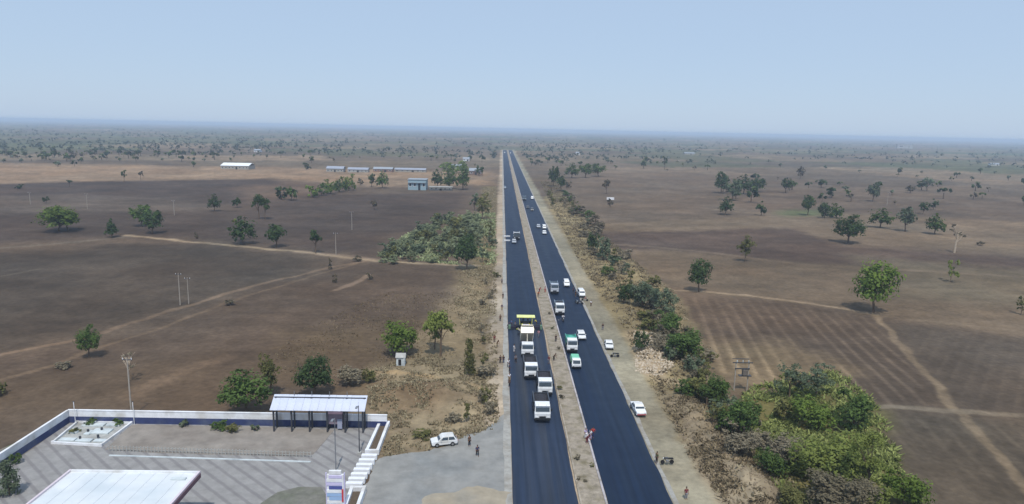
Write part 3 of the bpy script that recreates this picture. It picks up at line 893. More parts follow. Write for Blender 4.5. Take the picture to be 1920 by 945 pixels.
# forecourt paving: pale blocks with darker diagonal courses
def paving_mat():
    mt = mat('block_paving', S(141, 139, 137), rough=.85, var=.22, scale=.6, spec=.2)
    n, l = mt.node_tree.nodes, mt.node_tree.links
    b = n['Principled BSDF']; src = b.inputs['Base Color'].links[0].from_socket
    tc = n.new('ShaderNodeTexCoord')
    a0, a1 = gp(440, 858), gp(503, 900)
    ang = math.atan2(a1.y - a0.y, a1.x - a0.x)
    mp = n.new('ShaderNodeMapping'); mp.vector_type = 'POINT'; mp.inputs['Rotation'].default_value = (0, 0, -ang)
    l.new(tc.outputs['Object'], mp.inputs[0])
    wv = n.new('ShaderNodeTexWave'); wv.bands_direction = 'Y'; wv.wave_profile = 'SIN'
    wv.inputs['Scale'].default_value = .314 / 1.62 * 1.0
    wv.inputs['Distortion'].default_value = .5; wv.inputs['Detail'].default_value = 3; wv.inputs['Detail Scale'].default_value = 2.5
    l.new(mp.outputs[0], wv.inputs['Vector'])
    mr = n.new('ShaderNodeMapRange'); mr.inputs['From Min'].default_value = .72; mr.inputs['From Max'].default_value = .93
    mr.inputs['To Min'].default_value = 0; mr.inputs['To Max'].default_value = .5
    l.new(wv.outputs['Fac'], mr.inputs['Value'])
    mx = n.new('ShaderNodeMix'); mx.data_type = 'RGBA'
    l.new(mr.outputs[0], mx.inputs[0]); l.new(src, mx.inputs[6]); mx.inputs[7].default_value = (*S(108, 104, 106), 1)
    l.new(mx.outputs[2], b.inputs['Base Color'])
    return mt
X_KERB = gp(690, 870).x
tag(MB().box(((X_LEFT - 2 + X_KERB) / 2, (55 + Y_BACK) / 2, .04), (X_KERB - X_LEFT + 2, Y_BACK - 55, .12)).build('forecourt', paving_mat()), kind='structure')
# bare earth yard inside the paving
ya, yb = gp(400, 853).y, gp(400, 797).y
xa, xb, xc = gp(205, 850).x, gp(598, 853).x, gp(612, 800).x
def ragged(pts, amp, step, seed):
    out = []
    for a, b in zip(pts, pts[1:] + pts[:1]):
        L = math.hypot(b[0] - a[0], b[1] - a[1]); n = max(1, int(L / step))
        for i in range(n):
            t = i / n; x, y = a[0] + (b[0] - a[0]) * t, a[1] + (b[1] - a[1]) * t
            out.append((x + float(fbm(np.array([x]), np.array([y]), 2.5, seed, 3)[0] - .5) * amp * 2, y + float(fbm(np.array([x]), np.array([y]), 2.5, seed + 9, 3)[0] - .5) * amp * 2))
    return out
def sheet(name, pts, z, mt, thick=.06, rag=0.0):
    if rag: pts = ragged(pts, rag, .6, len(pts))
    k = len(pts)
    v = [(x, y, z) for x, y in pts] + [(x, y, z - thick) for x, y in pts]
    f = [tuple(range(k))] + [(i + k, (i + 1) % k + k, (i + 1) % k, i) for i in range(k)]
    me = pydata(name, v, f); bm = bmesh.new(); bm.from_mesh(me); bmesh.ops.recalc_face_normals(bm, faces=bm.faces); bm.to_mesh(me); bm.free()
    return tag(link(name, me, mt), kind='structure')
YARD = [tuple(gp(*p)[:2]) for p in [(196, 845), (330, 851), (470, 855), (570, 857), (588, 853), (625, 808), (500, 802), (258, 797), (246, 800)]]
sheet('earth_yard', YARD, .145, mat('earth_yard', S(138, 131, 123), rough=.95, var=.25, scale=.5, bump=.5, dirt=S(122, 114, 106)), rag=.3)
EDGE = [tuple(gp(*p)[:2]) for p in [(0, 870), (55, 872), (150, 800), (120, 797), (0, 862)]]
sheet('planting_strip', [tuple(gp(*p)[:2]) for p in [(-30, 885), (22, 868), (62, 842), (125, 795), (112, 795), (-40, 862)]], .13, mat('strip_soil', S(120, 112, 104), var=.25, scale=1.0, dirt=S(96, 104, 74)))
# apron of compacted grey gravel, tan at its lower edge
sheet('gravel_apron', [tuple(gp(*p)[:2]) for p in [(672, 945), (690, 915), (706, 862), (800, 846), (880, 816), (930, 792), (948, 770), (953, 830), (956, 945), (958, 1050), (650, 1050)]], .04,
      mat('grey_gravel', S(138, 137, 133), rough=.95, var=.25, scale=.45, bump=.4, dirt=S(124, 126, 125)), rag=1.1)
sheet('earth_patch', [tuple(gp(*p)[:2]) for p in [(800, 935), (860, 915), (900, 910), (950, 918), (955, 1000), (760, 1000)]], .055, mat('tan_earth', S(152, 142, 124), var=.2, scale=.6, dirt=S(138, 134, 124)), thick=.03, rag=1.4)

# boundary wall: white upper half, blue lower band on the yard side
def wall(label, p0, p1, h, side):
    w = empty('boundary_wall', (p0[0], p0[1], 0), math.atan2(p1[1] - p0[1], p1[0] - p0[0]))
    L = math.hypot(p1[0] - p0[0], p1[1] - p0[1])
    MB().box((L / 2, 0, h / 2), (L, .23, h)).build('wall_panel', M_WHITE, w)
    MB().box((L / 2, 0, h + .05), (L + .1, .34, .10)).build('coping', M_WHITE, w)
    MB().box((L / 2, side * .13, h * .27), (L - .1, .03, h * .54)).build('painted_band', M_BLUE, w)
    n = int(L / 3.2)
    pm = MB().box((0, 0, (h - .02) / 2), (.32, .30, h - .02)).mesh('pillar'); pm.materials.append(M_WHITE)
    for k in range(n + 1):
        if label.startswith('long') and k % 2: continue
        link('pillar', pm, None, w, (min(max(.2, k * L / n), L - .2), -side * .06, 0))
    return tag(w, label, 'wall')
wall('long white boundary wall with dark blue lower band along the back of the forecourt', (X_LEFT, Y_BACK), (X_GATE, Y_BACK - .3), 2.05, -1)
wall('white boundary wall with blue lower band running along the left side of the forecourt', (X_LEFT - .2, 58), (X_LEFT, Y_BACK - .2), 2.05, -1)

# underground tank yard: white upstand round pale slabs
tk = empty('tank_yard', (*gp(180, 818)[:2], .1))
q = [gp(*p) - tk.location for p in [(99, 833), (190, 838), (247, 796), (146, 794)]]
for a, b in zip(q, q[1:] + q[:1]):
    a2, b2 = Vector((a.x, a.y, 0)), Vector((b.x, b.y, 0)); d = b2 - a2
    MB().box((a2 + b2) / 2 + Vector((0, 0, .17)), (d.length - .26, .24, .34), Matrix.Rotation(math.atan2(d.y, d.x), 3, 'Z')).build('upstand', M_WHITE, tk)
for a in q: MB().box((a.x, a.y, .2), (.3, .3, .42)).build('corner_post', M_WHITE, tk)
lerp2 = lambda u, v: (q[0].lerp(q[1], u)).lerp(q[3].lerp(q[2], u), v)
f0 = MB().poly([(p.x, p.y, .05) for p in (lerp2(.02, .03), lerp2(.98, .03), lerp2(.98, .97), lerp2(.02, .97))]).build('floor', M_CONC, tk)
for (u, v, w, dd) in [(.22, .16, 2.2, .9), (.55, .16, 2.2, .9), (.86, .18, 1.6, .8), (.15, .55, 1.3, 1.3), (.45, .5, .8, 1.4), (.66, .58, 2.6, 1.6), (.36, .88, 3.2, 1.0), (.72, .90, 2.0, .8)]:
    p = lerp2(u, v); MB().box((p.x, p.y, .16), (w, dd, .22), bevel=.03).build('slab', M_PALE, tk)
for (u, v) in [(.18, .58), (.43, .52), (.45, .2), (.64, .62), (.75, .3)]:
    p = lerp2(u, v); MB().tube([(p.x, p.y, .2), (p.x, p.y, .62)], .16, 10).build('manhole_neck', M_STEEL, tk)
tag(tk, 'sunken tank yard with white kerb and pale slabs in the back left corner', 'tank yard')
vp = MB().tube([(0, 0, 0), (0, 0, 4.2)], .04, 8)
for nm, x, lb in (('vent_pipe', 142, 'thin white vent pipe at the left corner of the tank yard'), ('vent_pipe', 252, 'thin white vent pipe at the right corner of the tank yard')):
    r = empty(nm, (*gp(x, 797)[:2], .1)); MB().tube([(0, 0, 0), (0, 0, 3.6)], .045, 8).build('pipe', M_WHITE, r); MB().tube([(-.18, 0, 3.6), (.18, 0, 3.6)], .05, 8).build('vent_head', M_STEEL, r)
    tag(r, lb, 'pipe')

# low picket fence along the yard
pf = empty('picket_fence', (*gp(196, 847)[:2], .1))
fa, fb = Vector(gp(205, 847) - pf.location), Vector(gp(583, 859) - pf.location)
pick = MB().box((0, 0, .42), (.09, .06, .84)).mesh('picket'); pick.materials.append(M_CONC)
NP = 58
for k in range(NP):
    p = fa.lerp(fb, k / (NP - 1)); link('picket', pick, None, pf, (p.x, p.y, 0))
d = fb - fa
for zz in (.28, .66):
    MB().box(((fa.x + fb.x) / 2, (fa.y + fb.y) / 2 + .05, zz), (math.hypot(d.x, d.y), .035, .06), Matrix.Rotation(math.atan2(d.y, d.x), 3, 'Z')).build('rail', M_CONC, pf)
tag(pf, 'low grey picket fence between the earth yard and the striped paving', 'fence')
kb = MB()
tag(MB().box(((xa + xb) / 2, gp(400, 862).y, .14), (abs(xb - xa) - 1, .22, .16), Matrix.Rotation(math.atan2(d.y, d.x), 3, 'Z')).build('yard_kerb', M_PALE), kind='structure')

# open shed with a white sheet roof
Ys = gp(595, 800).y
p_l, p_r = gp(505, 770, 3.6), gp(684, 772, 3.6)
rk_l, rk_r = gp(504, 740, 5.1), gp(684, 742, 5.1)
x0, x1 = p_l.x, p_r.x; yF = p_l.y; yK = (rk_l.y + rk_r.y) / 2
sh = empty('open_shed', ((x0 + x1) / 2, (yF + yK) / 2, .05))
W = x1 - x0; D = yK - yF; NSH = 12
sl = math.atan2(1.5, D); SL = math.hypot(1.5, D)
def roof_sheet(w, L):
    mb = MB(); k = 6
    prof = []
    for i in range(k * 2 + 1):
        prof.append((-w / 2 + w * i / (k * 2), .05 if i % 2 else 0.0))
    bm = mb.bm
    top = [[bm.verts.new((x, y, z)) for x, z in prof] for y in (-L / 2, L / 2)]
    bot = [[bm.verts.new((x, y, z - .04)) for x, z in prof] for y in (-L / 2, L / 2)]
    for i in range(len(prof) - 1):
        bm.faces.new((top[0][i], top[0][i + 1], top[1][i + 1], top[1][i]))
        bm.faces.new((bot[0][i + 1], bot[0][i], bot[1][i], bot[1][i + 1]))
        for A, B in ((top[0], bot[0]), (bot[1], top[1])):
            bm.faces.new((A[i], B[i], B[i + 1], A[i + 1]))
    return mb.mesh('roof_sheet')
rs = roof_sheet(W / NSH - .02, SL); rs.materials.append(M_SHEET)
for k in range(NSH):
    o = link('roof_sheet', rs, None, sh, (-W / 2 + W * (k + .5) / NSH, 0, 4.35 + (.012 if k % 2 else 0))); o.rotation_euler.x = sl
for k in range(6):
    xx = -W / 2 + .4 + (W - .8) * k / 5
    MB().box((xx, -D / 2 + .5, 1.8), (.22, .22, 3.6)).build('post', M_STEEL, sh)
    MB().box((xx, D / 2 - .5, 2.5), (.22, .22, 4.9)).build('post', M_STEEL, sh)
    MB().box((xx, 0, 4.24), (.1, SL - .3, .14), Matrix.Rotation(sl, 3, 'X')).build('rafter', M_STEEL, sh)
    if 0 < k < 5: MB().box((xx, D / 2 - .2, 5.3), (.07, .07, .9)).build('finial', M_GALV, sh)
MB().box((0, -D / 2 + .5, 3.5), (W - .3, .1, .22)).build('beam', M_STEEL, sh)
MB().box((0, D / 2 - .5, 4.85), (W - .3, .1, .22)).build('beam', M_STEEL, sh)
tag(sh, 'long open shed with white ribbed sheet roof on dark posts behind the back wall', 'shed')

# notice booth in front of the shed
M_BOOTH = mat('booth_grey', S(128, 116, 128), rough=.7, var=.15)
M_PINK = mat('booth_board', S(206, 172, 182), rough=.6, var=.1)
bt = empty('notice_booth', (*gp(630, 806)[:2], .1))
MB().box((0, 0, 1.75), (2.1, .5, 1.7), bevel=.04).build('panel', M_BOOTH, bt)
MB().box((0, -.2, 2.85), (2.2, .55, .5), bevel=.05).build('header_board', M_PINK, bt)
for sx in (-1, 1): MB().box((sx * 1.15, 0, 1.55), (.14, .14, 3.1)).build('post', M_STEEL, bt)
MB().box((.65, -.32, 1.0), (.7, .06, 1.5)).build('door', mat('booth_door', S(150, 156, 176), var=.1), bt)
tag(bt, 'small mauve booth with a pink header board standing before the white roofed shed', 'booth')

# tall poles
def pole(px, py, h, r, m_, label, cat='pole', name='lamp_post', arms=False, zb=.1):
    p = place(px, py)
    o = empty(name, (p.x, p.y, max(0, p.z - .1)))
    MB().tube([(0, 0, -.1), (0, 0, h * .55), (0, 0, h)], r, 10, r * .6).build('shaft', m_, o)
    if name == 'lamp_post':
        MB().box((0, 0, .2), (.5, .5, .4), bevel=.05).build('footing', M_CONC, o)
        MB().tube([(0, 0, h - .1), (0, -.9, h + .25)], r * .45, 8).build('arm', m_, o)
        MB().box((0, -1.2, h + .25), (.3, .75, .12), bevel=.03).build('lantern', M_GALV, o)
    if arms:
        MB().box((0, 0, h - .35), (1.5, .1, .12)).build('crossarm', M_STEEL, o)
        for sx in (-.65, 0, .65): MB().tube([(sx, 0, h - .3), (sx, 0, h - .05)], .06, 6).build('insulator', M_WHITE, o)
    return tag(o, label, cat)
pole(630, 886, 7.6, .09, M_GALV, 'tall slim lamp post standing on the striped paving in front of the booth', 'lamp post')
pole(674, 852, 7.2, .08, M_STEEL, 'dark lamp post at the upper end of the white planter', 'lamp post')
M_POLE = mat('cement_pole', S(158, 150, 140), rough=.9, var=.2, scale=2)
pole(247, 782, 9.6, .13, M_POLE, 'tall cement utility pole rising behind the back wall near the tank yard', 'utility pole', 'utility_pole', True)
pole(338, 572, 8.2, .13, M_POLE, 'pale utility pole beside the cart track on the left field', 'utility pole', 'utility_pole', True)
pole(354, 570, 6.8, .10, M_POLE, 'slightly shorter grey utility pole just right of the pale one by the cart track', 'utility pole', 'utility_pole', True)
pole(660, 431, 8.0, .14, M_POLE, 'pale utility pole alone on the dark field left of the plantation', 'utility pole', 'utility_pole', True)
pole(630, 478, 8.0, .13, M_POLE, 'utility pole on the pale track right of the slender bare trunk tree', 'utility pole', 'utility_pole', True)
pole(327, 404, 7.5, .15, M_POLE, 'pale utility pole far up the left field', 'utility pole', 'utility_pole', True)
pole(57, 383, 6.5, .15, M_POLE, 'utility pole at the far left above the sunlit tree', 'utility pole', 'utility_pole', True)
pole(164, 392, 8.0, .15, M_POLE, 'utility pole above the small cone shaped tree far left', 'utility pole', 'utility_pole', True)
pole(1663, 385, 9.0, .17, M_POLE, 'pale utility pole behind the rounded trees at the right', 'utility pole', 'utility_pole', True)

# white planter with dark soil
def planter(label, pts, h):
    c = sum((gp(*p) for p in pts), Vector()) / 4
    o = empty('planter', (c.x, c.y, .1))
    Q = [gp(*p) - c for p in pts]
    for a, b in zip(Q, Q[1:] + Q[:1]):
        d = b - a
        MB().box(((a.x + b.x) / 2, (a.y + b.y) / 2, h / 2), (math.hypot(d.x, d.y) - .42, .4, h), Matrix.Rotation(math.atan2(d.y, d.x), 3, 'Z')).build('planter_wall', M_WHITE, o)
    for a in Q: MB().box((a.x, a.y, h / 2 + .02), (.46, .46, h + .04)).build('planter_corner', M_WHITE, o)
    ins = [a * .86 for a in Q]
    MB().poly([(a.x, a.y, h * .45) for a in ins]).build('bed_soil', M_DARK, o)
    return tag(o, label, 'planter')
planter('long white walled planter of dark soil leading down from the back wall', [(688, 853), (708, 853), (728, 800), (712, 800)], .7)
planter('short white walled planter at the bottom edge beside the price totem', [(645, 968), (668, 968), (683, 925), (660, 925)], .8)
# row of white blocks along the entrance
slab_me = MB().box((0, 0, .35), (2.1, .58, .7), bevel=.04).mesh('slab'); slab_me.materials.append(M_WHITE)
SLAB_L = ['first white entrance block, right below the long planter', 'second white entrance block below the long planter', 'third white entrance block below the long planter', 'fourth white entrance block, halfway to the bottom planter', 'fifth white entrance block, third above the bottom planter', 'sixth white entrance block, second above the bottom planter', 'last white entrance block, just above the bottom planter']
for k in range(7):
    p = gp(694 - 28 * k / 6.0, 862 + 53 * k / 6.0)
    o = link('entrance_block', slab_me, None, None, (p.x - .1, p.y, .08)); tag(o, SLAB_L[k], 'concrete block', 'white blocks along the entrance')

# price totem at the forecourt edge
M_LAV = mat('totem_lavender', S(196, 190, 222), rough=.4, var=.07)
M_LBLUE = mat('totem_blue', S(150, 178, 214), rough=.4, var=.07)
M_DBLUE = mat('totem_dark_blue', S(80, 88, 150), rough=.4, var=.07)
M_RED = mat('sign_red', S(196, 60, 70), rough=.45, var=.08)
tt_ = empty('price_totem', (*gp(630, 962)[:2], .1)); tt_.scale = (.9, 1, .92)
MB().box((0, .12, 2.6), (2.2, .3, 5.2), bevel=.04).build('casing', M_WHITE, tt_)
rowm = [M_LAV, M_WHITE, M_LAV, M_DBLUE, M_WHITE, M_LBLUE, M_LBLUE, M_WHITE, M_LBLUE, M_DBLUE]
for k in range(10):
    MB().box((-.1 if k % 3 else .05, -.07, 4.95 - k * .5), (2.0 if k % 3 else 1.7, .08, .38)).build('sign_panel', rowm[k], tt_)
for sx in (-1.18, 1.18): MB().box((sx, .1, 2.7), (.12, .2, 5.4)).build('post', M_LAV, tt_)
MB().box((.95, -.1, 2.4), (.2, .1, 1.7)).build('side_panel', M_RED, tt_)
MB().box((0, .1, 5.5), (1.6, .3, .5), bevel=.05).build('top_board', M_WHITE, tt_)
tag(tt_, 'lavender and white fuel price totem at the bottom edge of the forecourt', 'sign')
rg = MB()
# lawn island in front
isl = [tuple(gp(*p)[:2]) for p in [(490, 945), (520, 925), (560, 915), (602, 915), (612, 930), (608, 990), (450, 990)]]
sheet('lawn_island', isl, .16, mat('dry_lawn', S(114, 112, 104), var=.3, scale=1.2, bump=.5, dirt=S(100, 102, 88)), thick=.1)

# filling station canopy: big flat white roof on columns
zr = 6.0
c1, c2, c3, c4 = gp(128, 882, zr), gp(378, 881, zr), gp(330, 950, zr), gp(50, 948, zr)
xl, xr, yt = c1.x, c2.x, (c1.y + c2.y) / 2
yb_ = yt - 26
cn = empty('station_canopy', ((xl + xr) / 2, (yt + yb_) / 2, 0))
w, dp = xr - xl, yt - yb_
M_ROOF = mat('white_roof_coating', S(212, 216, 218), rough=.6, var=.06, scale=.5, dirt=S(194, 202, 207))
M_FASC = mat('fascia', S(208, 196, 202), rough=.5, var=.1)
MB().box((0, 0, zr - .35), (w - .5, dp - .5, .3)).build('roof_deck', M_ROOF, cn)
for sx in (-1, 1): MB().box((sx * (w / 2 - .13), 0, zr - .38), (.24, dp, .8)).build('fascia', M_FASC, cn)
for sy in (-1, 1): MB().box((0, sy * (dp / 2 - .13), zr - .38), (w - .53, .24, .8)).build('fascia', M_WHITE, cn)
MB().box((w / 2 + .06, 0, zr - .42), (.08, dp - .4, .5)).build('fascia_shade_strip', mat('fascia_shade', S(110, 84, 92), var=.15), cn)  # shade of the right-hand fascia, painted as a dark strip
for k in range(1, 9):
    MB().box((-w / 2 + .25 + (w - .5) * k / 9, 0, zr - .185), (.07, dp - .6, .05)).build('roof_seam', M_ROOF, cn)
MB().box((w * .38, dp * .44, zr - .12), (1.6, .5, .14)).build('roof_outlet', M_PALE, cn)
for cx in (-.3, .3):
    for cy in (-.3, .3): MB().box((w * cx, dp * cy, zr / 2 - .25), (.6, .6, zr - .5)).build('column', M_WHITE, cn)
tag(cn, 'flat white filling station canopy roof in the bottom left corner', 'canopy')

# plants against the wall
for (px, py, w_, h_, lf, lb) in [(222, 799, 22, 18, 'green', 'green climbing plant against the back wall above the tank yard'), (170, 798, 24, 16, 'green', 'dull green plant against the wall at the left of the tank yard'),
                                (345, 801, 22, 18, 'grey', 'small plant against the back wall left of the shed'), (410, 806, 34, 20, 'green', 'leafy plant in the corner between yard and back wall'),
                                (437, 812, 28, 18, 'olive', 'olive plant right of the leafy plant by the back wall'), (478, 808, 20, 14, 'grey', 'small grey plant below the left shed post'),
                                (140, 812, 26, 12, 'olive', 'weeds in the strip left of the tank yard'),
                                (28, 870, 26, 20, 'green', 'green bush beside the left wall near the canopy')]:
    plant(px, py, w_, h_, 'bush', lf, lb, 'plant', None, 'plant')

# little white hut under the bright tree
ht = empty('roadside_shrine', place(752, 684)); ht.scale = (.74, .74, .80)
MB().box((0, 0, 1.05), (2.2, 1.8, 2.1)).build('wall', M_PALE, ht)
MB().prism([(-1.15, 2.1), (0, 3.0), (1.15, 2.1)], -1.3, 1.3).build('roof', M_CONC, ht)
MB().box((-.2, -.9, .9), (.75, .06, 1.5)).build('doorway', mat('dark_opening', S(34, 32, 34)), ht)
MB().box((.95, -1.05, 1.0), (.3, .3, 2.0)).build('pillar', M_PALE, ht)
tag(ht, 'tiny white hut with dark doorway under the bright green tree', 'hut')

# ------------------------------------------------------------------ buildings across the plain
M_TIN = mat('tin_roof', S(158, 164, 170), rough=.45, var=.12, scale=.6, metal=.2)
M_GREYROOF = mat('grey_roof', S(150, 156, 168), rough=.6, var=.15, scale=.6)
M_BLUEROOF = mat('pale_blue_wall', S(140, 162, 172), rough=.6, var=.12)
M_CREAM = mat('cream_wall', S(156, 152, 142), rough=.85, var=.12)
M_GLASS = mat('dark_window', S(46, 52, 58), rough=.2, var=.05, spec=.5)
def building(px0, px1, py, hpx, label, wall_m, roof_m, name='building', depth=8, roof='gable', wins=4, cat='building', doors=1):
    a, b = place(px0, py), place(px1, py)
    d = DEPTH(a); h = hpx * d / FPX * .9; w = b.x - a.x
    o = empty(name, ((a.x + b.x) / 2, a.y + depth / 2, min(a.z, b.z)))
    hw = h * (.62 if roof == 'gable' else .9)
    MB().box((0, 0, hw / 2 - .15), (w, depth, hw + .3)).build('wall', wall_m, o)
    if roof == 'gable':
        MB().prism([(-depth / 2 - .5, hw), (0, h), (depth / 2 + .5, hw), (depth / 2 + .5, hw - .12), (0, h - .12), (-depth / 2 - .5, hw - .12)], -w / 2 - .4, w / 2 + .4).build('roof', roof_m, o)
    else:
        MB().box((0, 0, hw + .15), (w + .8, depth + .8, .3)).build('roof', roof_m, o)
        MB().box((0, -depth / 2 - .6, hw * .72), (w, 1.0, .12)).build('sunshade', roof_m, o)
    for k in range(wins):
        x = -w / 2 + w * (k + .5) / wins
        if doors and k == wins // 2:
            MB().box((x, -depth / 2, hw * .33), (min(2.2, w / wins * .5), .1, hw * .66)).build('door', M_GLASS, o)
        else:
            f = MB().box((x, -depth / 2, hw * .52), (w / wins * .55, .12, hw * .36)).build('window', M_WHITE, o)
            MB().box((x, -depth / 2 - .05, hw * .52), (w / wins * .46, .08, hw * .28)).build('pane', M_GLASS, f)
    return tag(o, label, cat)
building(414, 475, 317, 13, 'long low white warehouse on the tan strip at left', M_CREAM, mat('white_tin', S(232, 236, 238), rough=.5, var=.06), 'warehouse', 18, 'gable', 8)
building(612, 648, 322, 12, 'long grey roofed shed, left of the two in the middle distance', M_CREAM, M_GREYROOF, 'farm_shed', 10, 'gable', 5)
building(652, 690, 323, 10, 'low grey shed adjoining the right end of the long grey shed', M_CONC, M_GREYROOF, 'farm_shed', 9, 'gable', 5)
building(700, 738, 322, 10, 'brown walled shed with pale roof left of the blue house', mat('brick_wall', S(130, 104, 94), var=.2), M_TIN, 'farm_shed', 9, 'gable', 4)
building(740, 800, 322, 8, 'long pale roofed shed far behind the blue house', M_CREAM, M_GREYROOF, 'farm_shed', 9, 'gable', 6)
building(765, 800, 356, 24, 'two storey pale blue house at the top of the dark field', M_BLUEROOF, M_TIN, 'house', 12, 'flat', 4)
building(880, 904, 328, 14, 'tin roofed roadside shop at the left edge of the highway', mat('brick_wall_dark', S(120, 100, 92), var=.2), M_TIN, 'shop', 9, 'gable', 3)
building(846, 872, 316, 9, 'small tin roofed hut behind the trees beside the highway', M_CREAM, M_TIN, 'hut', 8, 'gable', 3)
building(805, 848, 357, 8, 'low pale wall building under the trees beside the blue house', M_CREAM, M_CONC, 'outbuilding', 5, 'flat', 5)
building(868, 880, 302, 8, 'far white house on the left near the road end', M_WHITE, M_TIN, 'house', 9, 'gable', 2)
building(476, 490, 285, 6, 'distant white farm house far up on the left plain', M_WHITE, M_TIN, 'house', 10, 'gable', 2)
building(1080, 1086, 291, 7, 'tiny white building beyond the green grove', M_WHITE, M_TIN, 'house', 8, 'gable', 1)
building(1284, 1300, 290, 5, 'distant pale shed in the middle of the right plain', M_CREAM, M_TIN, 'farm_shed', 12, 'gable', 4)
building(1682, 1700, 278, 9, 'distant pale building on the right horizon', M_CONC, M_TIN, 'house', 12, 'flat', 2)
building(1858, 1872, 310, 5, 'far white roofed hut near the right edge', M_WHITE, M_TIN, 'hut', 7, 'gable', 2)
# small white hoarding on the right field
hb = empty('hoarding', place(1144, 384))
for sx in (-1, 1): MB().box((sx * 1.6, 0, 2.0), (.14, .14, 4.2)).build('post', M_STEEL, hb)
MB().box((0, -.1, 3.9), (4.6, .14, 1.7), bevel=.02).build('board', M_WHITE, hb)
MB().box((0, 0, .9), (3.0, .12, 1.2)).build('lower_board', mat('hoarding_brown', S(96, 78, 66)), hb)
tag(hb, 'small white hoarding standing alone on the right field near the verge', 'billboard')
# two-pole transformer structure
tf = empty('transformer_structure', place(1388, 733))
for sx in (-1.15, 1.15): MB().tube([(sx, 0, -.1), (sx, 0, 5.6)], .12, 8, .10).build('post', M_POLE, tf)
MB().box((0, -.14, 5.3), (3.6, .12, .16)).build('crossarm', M_STEEL, tf)
MB().box((-.3, .16, 5.9), (3.0, .1, .12)).build('crossarm', M_STEEL, tf)
MB().box((0, -.14, 4.2), (2.6, .14, .18)).build('crossarm', M_STEEL, tf)
MB().box((.55, 0, 3.5), (.9, .7, 1.0), bevel=.05).build('transformer_tank', mat('transformer_grey', S(108, 100, 92)), tf)
MB().box((.55, -.02, 2.9), (2.2, .8, .12)).build('platform', M_STEEL, tf)
for sx in (-1, 0, 1): MB().tube([(sx, -.14, 5.38), (sx, -.14, 5.75)], .07, 6).build('insulator', M_PALE, tf)
tag(tf, 'two pole transformer structure with crossbars at the edge of the furrowed field', 'transformer')
# ------------------------------------------------------------------ vehicles (built facing -Y, towards the camera; origin on the ground)
def paint(name, col, rough=.35): return mat(name, col, rough=rough, var=.1, scale=1.5, spec=.5, dirt=(col[0] * .80, col[1] * .77, col[2] * .72), obj_var=.05)
P_WHITE = paint('white_paint', S(226, 228, 230))
P_CREAM = paint('cream_paint', S(224, 216, 196))
P_SILVER = paint('silver_paint', S(170, 176, 186))
P_TEAL = paint('teal_paint', S(70, 150, 138))
P_GREEN = paint('green_paint', S(92, 168, 130))
P_DARK = paint('dark_grey_paint', S(62, 66, 74))
P_BLUEG = paint('blue_grey_paint', S(112, 128, 144))
P_YELLOW = paint('machine_yellow', S(214, 214, 96))
P_RED = paint('red_paint', S(150, 70, 74))
GLASS = mat('vehicle_glass', S(58, 68, 76), rough=.1, var=.04, spec=.6)
RUBBER = mat('tyre_rubber', S(36, 36, 38), rough=.9, var=.1)
RIM = mat('wheel_rim', S(150, 150, 150), rough=.4, var=.1, metal=.5)
BLACK = mat('black_trim', S(34, 36, 40), rough=.6, var=.1)
LAMP = mat('lamp_glass', S(220, 222, 224), rough=.15, var=.03, spec=.6)
LOAD = mat('asphalt_load', S(52, 52, 58), rough=.95, var=.25, scale=4, bump=.6)

def wheels(root, ys, xs, r, w, hub=True):
    t = MB().tube([(-w / 2, 0, 0), (w / 2, 0, 0)], r, 16).mesh('tyre'); t.materials.append(RUBBER)
    h = MB().tube([(-w / 2 - .015, 0, 0), (w / 2 + .015, 0, 0)], r * .55, 12).mesh('rim'); h.materials.append(RIM)
    hubm = MB().box((0, 0, 0), (w * .8, .1, .1)).mesh('wheel'); hubm.materials.append(RIM)
    for y in ys:
        for x in xs:
            k = link('wheel', hubm, None, root, (x, y, r))
            link('tyre', t, None, k); link('rim', h, None, k)

